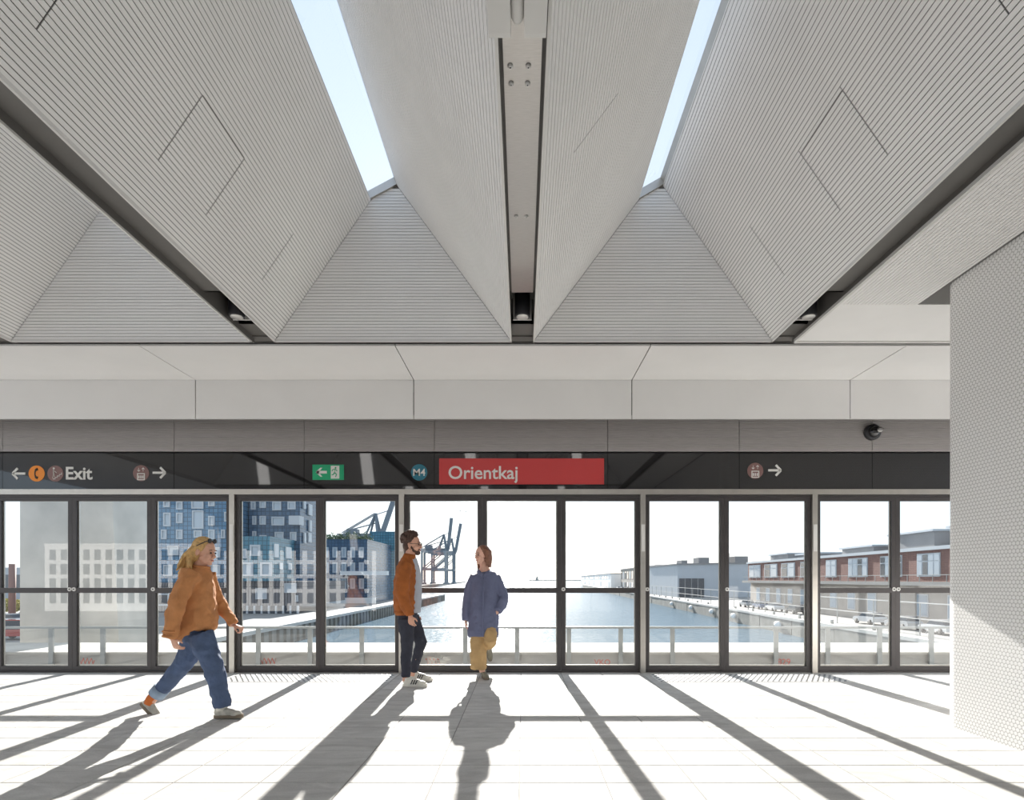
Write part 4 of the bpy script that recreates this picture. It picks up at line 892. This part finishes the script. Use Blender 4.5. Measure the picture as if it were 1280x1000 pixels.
M['sock'] = mat('orange sock', srgb(205, 110, 50), 0.9)
M['lip'] = mat('lip', srgb(176, 104, 96), 0.5)
M['eye'] = mat('eye', (0.05, 0.035, 0.03), 0.2)
M['brow'] = mat('brow', srgb(90, 62, 44), 0.7)

def frame(fwd, up=(0, 0, 1)):
    f = Vector(fwd).normalized(); u = Vector(up); l = u.cross(f).normalized(); u = f.cross(l).normalized()
    return Matrix((f, l, u)).transposed()
def head_into(mb, c, fwd, up=(0, 0, 1), s=1.0):
    m = frame(fwd, up); c = Vector(c)
    def h(f, l, u): return c + m @ Vector((f, l, u)) * s
    mb.ell(h(-0.005, 0, 0.03), 0.096*s, 0.076*s, 0.098*s, m, 20, 16)
    mb.ell(h(0.028, 0, -0.045), 0.062*s, 0.056*s, 0.078*s, m, 18, 12)
    mb.ell(h(0.066, 0, -0.098), 0.024*s, 0.028*s, 0.022*s, m)
    mb.loft([(h(0.084, 0, 0.022), 0.008*s, 0.008*s), (h(0.100, 0, -0.010), 0.010*s, 0.009*s), (h(0.113, 0, -0.030), 0.015*s, 0.011*s), (h(0.092, 0, -0.044), 0.013*s, 0.010*s)], m @ Vector((0, 1, 0)), 10)
    mb.ell(h(0.078, 0, 0.026), 0.018*s, 0.052*s, 0.012*s, m)
    mb.ell(h(0.084, 0, -0.068), 0.012*s, 0.026*s, 0.016*s, m)
    for d in (-1, 1):
        mb.ell(h(0.062, d*0.036, -0.030), 0.026*s, 0.022*s, 0.026*s, m)
        mb.ell(h(-0.012, d*0.078, -0.010), 0.020*s, 0.010*s, 0.033*s, m)
        mb.loft([(h(0.01, d*0.060, -0.05), 0.014*s, 0.02*s), (h(0.05, d*0.035, -0.095), 0.014*s, 0.018*s)], n=10)
    return h, m
def face_parts(h, m, s, body, brow='brow'):
    for d in (-1, 1):
        MB().ell(h(0.0885, d*0.031, 0.002), 0.008*s, 0.013*s, 0.008*s, m).build('eye', M['eye'], body)
        MB().loft([(h(0.088, d*0.016, 0.024), 0.005*s, 0.004*s), (h(0.093, d*0.032, 0.029), 0.006*s, 0.004*s), (h(0.082, d*0.050, 0.024), 0.004*s, 0.003*s)], n=8).build('eyebrow', M[brow], body)
    MB().ell(h(0.0945, 0, -0.068), 0.005*s, 0.021*s, 0.007*s, m).build('mouth', M['lip'], body)
def hand_into(mb, wrist, d, nrm, thumb, curl=0.35, s=1.0):
    """wrist point, finger direction, palm normal (towards which the fingers curl), side on which the thumb sits"""
    d = Vector(d).normalized(); nrm = Vector(nrm); nrm = (nrm - nrm.dot(d) * d).normalized(); side = d.cross(nrm).normalized()
    if side.dot(Vector(thumb)) < 0: side = -side
    w = Vector(wrist)
    mb.loft([(w - d*0.03*s, 0.026*s, 0.020*s), (w + d*0.015*s, 0.030*s, 0.016*s), (w + d*0.05*s, 0.040*s, 0.014*s), (w + d*0.088*s, 0.041*s, 0.012*s)], side, 14)
    for i, (o, ln) in enumerate(((0.033, 0.070), (0.011, 0.078), (-0.011, 0.073), (-0.032, 0.058))):
        p = w + d*(0.082 - 0.004*abs(i - 1))*s + side*o*s; pts = [(p - d*0.02*s, 0.0085*s, 0.0085*s)]; a = 0.12
        for k, fr in enumerate((0.45, 0.32, 0.23)):
            pts.append((p, (0.0088 - 0.0006*k)*s, (0.0088 - 0.0006*k)*s)); a += curl * (1.0, 1.15, 0.8)[k] + 0.04*i*curl
            p = p + (d*math.cos(a) + nrm*math.sin(a) + side*o*0.5) * ln * fr * s
        pts.append((p, 0.0066*s, 0.0066*s)); mb.loft(pts, side, 8)
    p = w + d*0.022*s + side*0.026*s; q = p + (d*0.6 + side*0.65 + nrm*0.35).normalized()*0.042*s; t = q + (d*0.85 + side*0.15 + nrm*0.45).normalized()*0.034*s
    mb.loft([(p - side*0.012*s, 0.015*s, 0.014*s), (q, 0.0105*s, 0.0105*s), (t, 0.008*s, 0.008*s)], nrm, 8)
def limb(mb, pts, side=(0, 1, 0), n=14): mb.loft(pts, side, n)
def shoe(root, heel, fwd, up, L, upper, sole, stripes=None):
    """heel: point under the heel on the ground; fwd/up: shoe axes"""
    m = frame(fwd, up); h0 = Vector(heel); k = L / 0.28
    def q(f, l, u): return h0 + m @ Vector((f, l, u)) * k
    mb = MB()
    mb.ell(q(0.050, 0, 0.052), 0.050*k, 0.036*k, 0.046*k, m); mb.ell(q(0.125, 0, 0.046), 0.095*k, 0.040*k, 0.042*k, m); mb.ell(q(0.205, 0, 0.036), 0.068*k, 0.044*k, 0.030*k, m)
    mb.loft([(q(0.060, 0, 0.05), 0.038*k, 0.046*k), (q(0.052, 0, 0.10), 0.036*k, 0.046*k)], m @ Vector((0, 1, 0)), 14)
    mb.loft([(q(0.075, 0, 0.085), 0.028*k, 0.02*k), (q(0.16, 0, 0.066), 0.030*k, 0.018*k)], m @ Vector((0, 1, 0)), 12)
    s = remesh(mb, 'shoe', upper, root, 0.006, 3)
    n = 28; ol = []
    for j in range(n):
        a = 2*math.pi*j/n; f = 0.138 + 0.143*math.cos(a); wd = 0.036 + 0.012*max(0, math.cos(a))
        ol.append((f, wd * (1 if math.sin(a) >= 0 else -1) * abs(math.sin(a))**0.75))
    mb = MB(); vs_ = [q(f, l, 0.0) for f, l in ol] + [q(f*1.01, l*1.04, 0.028 + (0.006 if f > 0.2 else 0)) for f, l in ol]
    mb.add(vs_, [list(range(n))[::-1], [n + j for j in range(n)]] + [(j, (j+1) % n, n + (j+1) % n, n + j) for j in range(n)]); mb.build('sole', sole, s)
    lc = MB()
    for j in range(4):
        f = 0.10 + j*0.022; z = 0.098 - j*0.008
        lc.loft([(q(f, -0.024, z - 0.012), 0.003*k, 0.003*k), (q(f + 0.008, 0, z), 0.003*k, 0.003*k), (q(f, 0.024, z - 0.012), 0.003*k, 0.003*k)], n=6)
    lc.build('laces', M['shoe_w'], s)
    if stripes:
        for j in range(3):
            for d in (-1, 1):
                MB().bar(q(0.105 + j*0.026, d*0.0445, 0.030), q(0.125 + j*0.026, d*0.034, 0.078), 0.006*k, 0.011*k).build('stripe', stripes, s)
    return s
def ring(mb, c, axis, r, t, n=28, ra=None):
    axis = Vector(axis).normalized(); a = axis.orthogonal().normalized(); b = axis.cross(a); pts = []
    for j in range(n + 1):
        th = 2*math.pi*j/n; pts.append((Vector(c) + a*math.cos(th)*r + b*math.sin(th)*(ra or r), t, t))
    mb.loft(pts, axis, 8)

# ---------------------------------------------------------------- walking woman
Y0 = 5.12
def w(px, py, dy=0.0): return P(px, py, Y0 + dy)
W = thing('person', (P(245, 895, Y0).x, Y0, 0), 'walking person in camel sweater and blue jeans with long blond hair', 'person')
bd = MB(); hw, hm = head_into(bd, w(255.5, 690), (1, -0.12, -0.16), (0.12, 0, 1), 0.98)
limb(bd, [(w(254, 697), .055, .058), (w(249, 709), .052, .056), (w(246, 716), .10, .08)])
limb(bd, [(w(249, 710), .06, .06), (w(248, 718), .155, .09), (w(247, 732), .155, .10), (w(246, 755), .135, .095), (w(246, 775), .12, .085), (w(247, 795), .12, .085)])
limb(bd, [(w(238, 718, -.15), .05, .05), (w(219, 756, -.27), .042, .042), (w(215, 790, -.285), .032, .030), (w(215.5, 797, -.285), .026, .022)])
limb(bd, [(w(258, 720, .15), .05, .05), (w(271, 754, .2), .042, .042), (w(288, 776, .2), .032, .030), (w(291.5, 780.5, .2), .026, .022)])
limb(bd, [(w(250, 796, -.08), .075, .075), (w(268, 836, -.09), .058, .06), (w(276, 872, -.09), .042, .045), (w(276, 888, -.09), .035, .045)])
limb(bd, [(w(243, 796, .08), .075, .075), (w(230, 829, .09), .058, .06), (w(200, 862, .09), .042, .045), (w(188, 878, .09), .034, .036)])
hand_into(bd, w(215.5, 798, -.285), (0.45, 0, -1), (0.5, 0.9, 0), (1, -0.3, 0), 0.45, 0.95)
hand_into(bd, w(292.5, 781.5, .2), (0.95, 0, -0.35), (-0.3, 0.1, -1), (0, -1, 0.2), 0.95, 0.95)
body = remesh(bd, 'body', M['skin'], W, 0.0045, 2); face_parts(hw, hm, 0.98, body)
g = MB()
limb(g, [(w(247.5, 788), .185, .148), (w(247.5, 784), .195, .156), (w(247.8, 768), .180, .148), (w(249, 748), .165, .132), (w(249.5, 730), .160, .116), (w(249.5, 718), .145, .095), (w(250, 711), .085, .075), (w(251, 708), .07, .065)], n=24)
limb(g, [(w(240, 717, -.13), .085, .09), (w(231, 732, -.205), .074, .076), (w(220.5, 757, -.275), .066, .068), (w(215.5, 780, -.285), .060, .062), (w(214, 797, -.285), .058, .058)], n=18)
limb(g, [(w(257, 719, .13), .085, .09), (w(263, 734, .19), .075, .075), (w(272, 752, .215), .064, .064), (w(284, 769, .21), .054, .056), (w(292, 780, .20), .047, .048)], n=18)
limb(g, [(w(231, 797, .0), .19, .05), (w(236, 791), .20, .09), (w(245, 783), .2, .12)], n=20)
sw = remesh(g, 'sweater', M['sweater'], W, 0.009, 4, 0.045, 0.10)
cb = MB(); ring(cb, w(251, 708.5), (0.12, 0, 1), .068, .013); cb.build('neckband', M['sweater'], sw)
cb = MB(); ring(cb, w(213.5, 795, -.285), (0.05, 0, 1), .057, .011); ring(cb, w(213.6, 789, -.285), (0.05, 0, 1), .061, .007); cb.build('cuff', M['sweater'], sw)
g = MB()
limb(g, [(w(247, 783), .16, .115), (w(246, 790), .165, .12), (w(247, 800), .15, .115)], n=20)
limb(g, [(w(250, 793, -.075), .105, .115), (w(259, 814, -.085), .095, .10), (w(268, 835, -.09), .082, .085), (w(272, 855, -.09), .074, .078), (w(277, 877, -.09), .070, .076), (w(278, 884, -.09), .068, .074)], n=18)
limb(g, [(w(243, 793, .075), .105, .11), (w(238, 812, .085), .095, .098), (w(229, 830, .09), .082, .082), (w(213, 850, .09), .072, .07), (w(199, 865, .09), .066, .066)], n=18)
jn = remesh(g, 'jeans', M['jeans'], W, 0.008, 3, 0.034, 0.08)
cb = MB(); limb(cb, [(w(202, 861, .09), .073, .073), (w(195, 869, .09), .072, .072)], n=20); cb.build('rolled_cuff', M['jeans_in'], jn)
cb = MB(); limb(cb, [(w(196, 866, .09), .045, .046), (w(189, 874, .09), .042, .046), (w(186, 880, .09), .04, .046)], n=16); cb.build('sock', M['sock'], W)
cb = MB(); limb(cb, [(w(277, 880, -.09), .046, .05), (w(277, 888, -.09), .044, .05)], n=16); cb.build('sock', M['shoe_w'], W)
shoe(W, (w(268, 895, -.09).x, Y0 - .09, 0.004), (1, -.06, 0.03), (0, 0, 1), 0.265, M['shoe'], M['sole'])
hl = w(175.5, 880, .09); shoe(W, hl, (0.70, 0, -0.68), (0.68, 0, 0.70), 0.262, M['shoe'], M['sole'])
g = MB(); g.ell(hw(-0.022, 0, 0.045), .096, .086, .097, hm, 20, 14); g.ell(hw(-0.055, 0, -0.02), .070, .088, .105, hm)
rr = random.Random(11)
for k in range(46):
    l = rr.uniform(-.085, .085); a = rr.uniform(0, 1); st = hw(-0.02 - .07*a*rr.random(), l*.9, 0.09 - .10*a - abs(l)*.5)
    e = w(217 + rr.uniform(0, 22) + a*7, 712 + rr.gauss(0, 4.5), l*1.5); mid = (st + e)/2 + Vector((-.030, 0, .010 + rr.gauss(0, .012)))
    g.loft([(st, .017, .017), (st*.7 + mid*.3 + Vector((-.015, 0, .01)), .021, .021), (mid, .020, .018), (e, .006, .005)], n=8)
remesh(g, 'hair', M['blond'], W, 0.006, 1, 0.008, 0.03)
g = MB(); 
for d in (-1, 1):
    g.ell(hw(0.062, d*0.034, 0.112), .010, .030, .022, hm); g.loft([(hw(0.055, d*.062, .108), .004, .004), (hw(-0.02, d*.092, .05), .004, .004)], n=6)
g.loft([(hw(.07, -.012, .115), .004, .004), (hw(.07, .012, .115), .004, .004)], n=6); g.build('sunglasses', M['black'], W)

# ---------------------------------------------------------------- standing man
Y0 = 6.65
Mn = thing('person', (P(510, 857, Y0).x, Y0, 0), 'standing person in rust brown jacket, dark jeans, glasses and curly hair', 'person')
bd = MB(); hw, hm = head_into(bd, w(515.5, 681), (1, -0.10, 0.02), (-0.03, 0, 1), 1.0)
limb(bd, [(w(514.5, 687), .058, .06), (w(512, 695), .056, .060), (w(510, 703), .06, .06)])
limb(bd, [(w(511.5, 698), .05, .05), (w(509, 706), .14, .07), (w(508, 718), .16, .10), (w(508, 740), .14, .09), (w(509, 760), .13, .085), (w(510, 774), .12, .085)])
limb(bd, [(w(506, 706, -.18), .055, .055), (w(504, 742, -.23), .045, .046), (w(512, 764, -.21), .034, .032), (w(513, 769, -.21), .028, .024)])
limb(bd, [(w(510, 706, .18), .055, .055), (w(511, 740, .23), .045, .046), (w(518, 762, .2), .034, .032), (w(519, 767, .2), .028, .024)])
limb(bd, [(w(508.5, 778, -.09), .07, .07), (w(508.5, 806, -.1), .055, .06), (w(507.5, 843, -.12), .04, .045), (w(508, 852, -.12), .036, .045)])
limb(bd, [(w(513, 776, .09), .07, .07), (w(526, 803, .14), .055, .06), (w(517, 838, .25), .04, .045), (w(516.5, 845, .25), .036, .045)])
hand_into(bd, w(513, 769.5, -.21), (0.12, 0.05, -1), (0.35, 1, 0), (1, -0.2, 0), 0.38, 1.0)
hand_into(bd, w(519, 767.5, .2), (0.1, 0, -1), (0.3, -1, 0), (1, 0.2, 0), 0.38, 1.0)
body = remesh(bd, 'body', M['skin'], Mn, 0.0045, 2); face_parts(hw, hm, 1.0, body, 'brown_hair')
g = MB(); limb(g, [(w(516.5, 766), .095, .085), (w(516.5, 748), .10, .102), (w(515.5, 725), .10, .112), (w(514.5, 708), .09, .095), (w(514.5, 700), .065, .068), (w(514.5, 697), .06, .060)], n=20)
remesh(g, 'shirt', M['shirt'], Mn, 0.008, 4, 0.010, 0.08)
g = MB()
limb(g, [(w(507, 766), .155, .118), (w(507, 760), .18, .140), (w(507, 750), .188, .146), (w(507.8, 730), .195, .144), (w(508.8, 714), .195, .130), (w(509.8, 705), .170, .105), (w(511, 699), .11, .082), (w(512.5, 695), .082, .074)], n=24)
limb(g, [(w(507, 705, -.16), .08, .085), (w(504, 722, -.22), .080, .082), (w(502.5, 742, -.25), .076, .076), (w(507, 757, -.24), .068, .068), (w(512, 766, -.215), .056, .056)], n=18)
limb(g, [(w(510, 705, .16), .08, .085), (w(510, 722, .22), .078, .08), (w(510.5, 742, .25), .072, .072), (w(515, 757, .23), .062, .062), (w(518.5, 764, .2), .052, .052)], n=18)
jk = remesh(g, 'jacket', M['jacket'], Mn, 0.008, 3, 0.040, 0.09)
cb = MB(); limb(cb, [(w(512.5, 769, -.212), .047, .047), (w(511.8, 765, -.216), .053, .053)], n=16); cb.build('cuff', M['jacket'], jk)
cb = MB(); limb(cb, [(w(507, 768.5), .160, .118), (w(507, 763.5), .176, .128)], n=26); cb.build('waistband', M['jacket'], jk)
cb = MB(); limb(cb, [(w(512.6, 692.5), .078, .066), (w(511.6, 698), .098, .084)], n=22); cb.build('collar', M['jacket'], jk)
g = MB()
limb(g, [(w(510, 762), .155, .11), (w(509.5, 772), .16, .115), (w(510, 782), .14, .105)], n=20)
limb(g, [(w(508, 774, -.085), .098, .105), (w(508.5, 790, -.095), .084, .088), (w(509, 806, -.10), .068, .072), (w(507.5, 825, -.11), .058, .062), (w(507.5, 846.5, -.12), .049, .052)], n=18)
limb(g, [(w(513, 772, .085), .098, .105), (w(520, 787, .11), .084, .088), (w(526.5, 803, .14), .068, .072), (w(521.5, 820, .20), .057, .06), (w(517, 839, .25), .048, .05)], n=18)
remesh(g, 'jeans', M['dark_jeans'], Mn, 0.008, 3, 0.022, 0.07)
shoe(Mn, (w(503.5, 0, -.12).x, Y0 - .12, 0.004), (1, -.10, 0), (0, 0, 1), 0.29, M['shoe_w'], M['shoe_w'], M['black'])
shoe(Mn, (w(512.5, 0, .25).x, Y0 + .27, 0.004), (1, -.22, 0), (0, 0, 1), 0.29, M['shoe_w'], M['shoe_w'], M['black'])
g = MB(); g.ell(hw(-0.025, 0, 0.055), .094, .083, .088, hm, 20, 14); g.ell(hw(-0.06, 0, -0.005), .055, .078, .075, hm); rr = random.Random(4)
for k in range(150):
    a = rr.uniform(0, 2*math.pi); b = rr.uniform(-.15, 1.45); f = math.cos(a)*math.cos(b); l = math.sin(a)*math.cos(b); u = math.sin(b)
    if f > .25 and u < .55: continue
    g.ell(hw(-.022 + .112*f, .096*l, .052 + .108*u), *([rr.uniform(.014, .026)]*3), None, 8, 6)
remesh(g, 'hair', M['brown_hair'], Mn, 0.006, 1, 0.006, 0.02)
g = MB(); g.ell(hw(.060, 0, -.098), .036, .044, .030, hm)
for d in (-1, 1): g.loft([(hw(.0, d*.070, -.02), .008, .012), (hw(.03, d*.058, -.075), .010, .016), (hw(.07, d*.025, -.102), .012, .018)], n=8); g.loft([(hw(.094, d*.004, -.052), .005, .006), (hw(.085, d*.026, -.058), .005, .006), (hw(.078, d*.034, -.08), .005, .006)], n=6)
remesh(g, 'beard', M['brown_hair'], Mn, 0.005, 1)
g = MB()
for d in (-1, 1): ring(g, hw(.104, d*.033, 0), hm @ Vector((1, d*.15, 0)), .024, .003, 18); g.loft([(hw(.10, d*.057, .006), .003, .003), (hw(-.01, d*.084, .008), .003, .003)], n=6)
g.loft([(hw(.108, -.010, .004), .003, .003), (hw(.108, .010, .004), .003, .003)], n=6); g.build('glasses', M['black'], Mn)

# ---------------------------------------------------------------- woman in the long coat
Y0 = 7.06
G = thing('person', (P(604, 849, Y0).x, Y0, 0), 'leaning person in grey blue coat and tan trousers, one foot raised', 'person')
bd = MB(); hw, hm = head_into(bd, w(602.5, 694, .16), (-0.75, -0.66, -0.04), (0.02, 0.05, 1), 0.95)
limb(bd, [(w(603.5, 699, .18), .052, .055), (w(605, 708, .18), .050, .052), (w(605.5, 714, .18), .06, .06)], (0,1,0))
limb(bd, [(w(605, 708, .18), .05, .05), (w(606, 719, .18), .07, .12), (w(606, 730, .16), .09, .14), (w(605, 750, .10), .095, .135), (w(604, 770, .06), .10, .155), (w(604, 786, .04), .10, .15)])
limb(bd, [(w(594, 723, .17), .045, .045), (w(585, 748, .12), .04, .04), (w(583, 772, .05), .03, .03), (w(582.5, 777, .04), .024, .022)])
limb(bd, [(w(618, 723, .17), .045, .045), (w(629.5, 747, .14), .04, .04), (w(623, 762, .02), .03, .03), (w(621, 766, .0), .024, .022)])
limb(bd, [(w(598, 786, .04), .07, .07), (w(598.5, 812, .0), .052, .052), (w(603, 840, .0), .036, .036)])
limb(bd, [(w(611, 786, .04), .07, .07), (w(612.5, 797, -.06), .05, .05), (w(612, 803, .06), .038, .038), (w(611, 808, .26), .034, .034)])
hand_into(bd, w(582.5, 776, .04), (0.0, -0.1, -1), (1, 0, 0), (0, -1, 0), 0.4, 0.9)
hand_into(bd, w(621, 765, .0), (-0.75, 0.1, -0.65), (0, 1, 0), (-0.3, -0.2, 1), 0.4, 0.9)
body = remesh(bd, 'body', M['skin_pale'], G, 0.0045, 2); face_parts(hw, hm, 0.95, body)
g = MB()
limb(g, [(w(604.3, 796.5, .02), .15, .195), (w(604.3, 790, .03), .155, .198), (w(604.8, 768, .07), .15, .19), (w(605.3, 745, .12), .14, .185), (w(606, 730, .16), .125, .185), (w(606, 720.5, .17), .105, .172), (w(605.8, 716.5, .18), .085, .13), (w(605.3, 714.5, .18), .07, .08)], n=26)
limb(g, [(w(594, 720.5, .17), .065, .07), (w(589, 732, .15), .07, .07), (w(585, 748, .11), .066, .066), (w(583, 765, .06), .060, .058), (w(582.3, 776, .03), .052, .052)], n=18)
limb(g, [(w(618, 720.5, .17), .065, .07), (w(624.5, 733, .16), .07, .07), (w(629.5, 747, .12), .068, .068), (w(627, 757, .05), .062, .062), (w(622.5, 764, -.02), .05, .05)], n=18)
ct = remesh(g, 'coat', M['coat'], G, 0.008, 3, 0.030, 0.11)
for d in (-1, 1):
    cb = MB(); cb.loft([(w(604.8 + d*1.2, 719.5, .055), .006, .02), (w(604.8 + d*5.5, 716.5, .07), .008, .030), (w(605 + d*7.6, 713.5, .16), .009, .025)], (0,1,0), 10); cb.build('collar', M['coat'], ct)
cb = MB()
def cfront(py): return 0.005 - (py - 722) * 0.0020
cb.loft([(w(604, py, cfront(py)), .010, .010) for py in (722, 735, 750, 765, 780, 796)], (0,1,0), 6); cb.build('placket', M['coat'], ct)
g = MB()
limb(g, [(w(604, 772, .06), .11, .165), (w(604, 786, .04), .115, .165)], n=20)
limb(g, [(w(599, 784, .04), .11, .11), (w(598.5, 800, .02), .105, .105), (w(598, 818, .0), .10, .103), (w(598, 836, .0), .095, .100)], n=20)
limb(g, [(w(611, 784, .04), .105, .105), (w(612.5, 794, -.06), .10, .095), (w(613, 799, -.11), .085, .08), (w(612.5, 803, -.02), .085, .075), (w(611, 806, .10), .078, .07)], n=18)
remesh(g, 'trousers', M['tan'], G, 0.008, 3, 0.030, 0.08)
shoe(G, (w(602.5, 0, .0).x, Y0 + .10, 0.004), (0.32, -1, 0), (0, 0, 1), 0.255, M['shoe_g'], M['sole'])
shoe(G, w(611, 803, .40), (0.10, 0.05, -1), (-0.1, -1, -0.05), 0.25, M['shoe_g'], M['sole'])
g = MB(); g.ell(hw(-0.025, 0, 0.045), .093, .086, .092, hm, 20, 14); g.ell(hw(-0.05, 0, -0.03), .06, .088, .10, hm); rr = random.Random(9)
for k in range(60):
    a = rr.uniform(R(75), R(285)); f, l = math.cos(a), math.sin(a); r_ = rr.uniform(.98, 1.16); ln = rr.uniform(-.175, -.125)
    g.loft([(hw(-.02 + .03*f, .03*l, .125), .016, .016), (hw(-.022 + .09*f*r_, .086*l*r_, .05), .018, .018), (hw(-.022 + .092*f*r_, .090*l*r_, -.05), .018, .018), (hw(-.02 + .085*f*r_, .088*l*r_, ln), .008, .008)], n=8)
remesh(g, 'hair', M['auburn'], G, 0.006, 1, 0.006, 0.03)
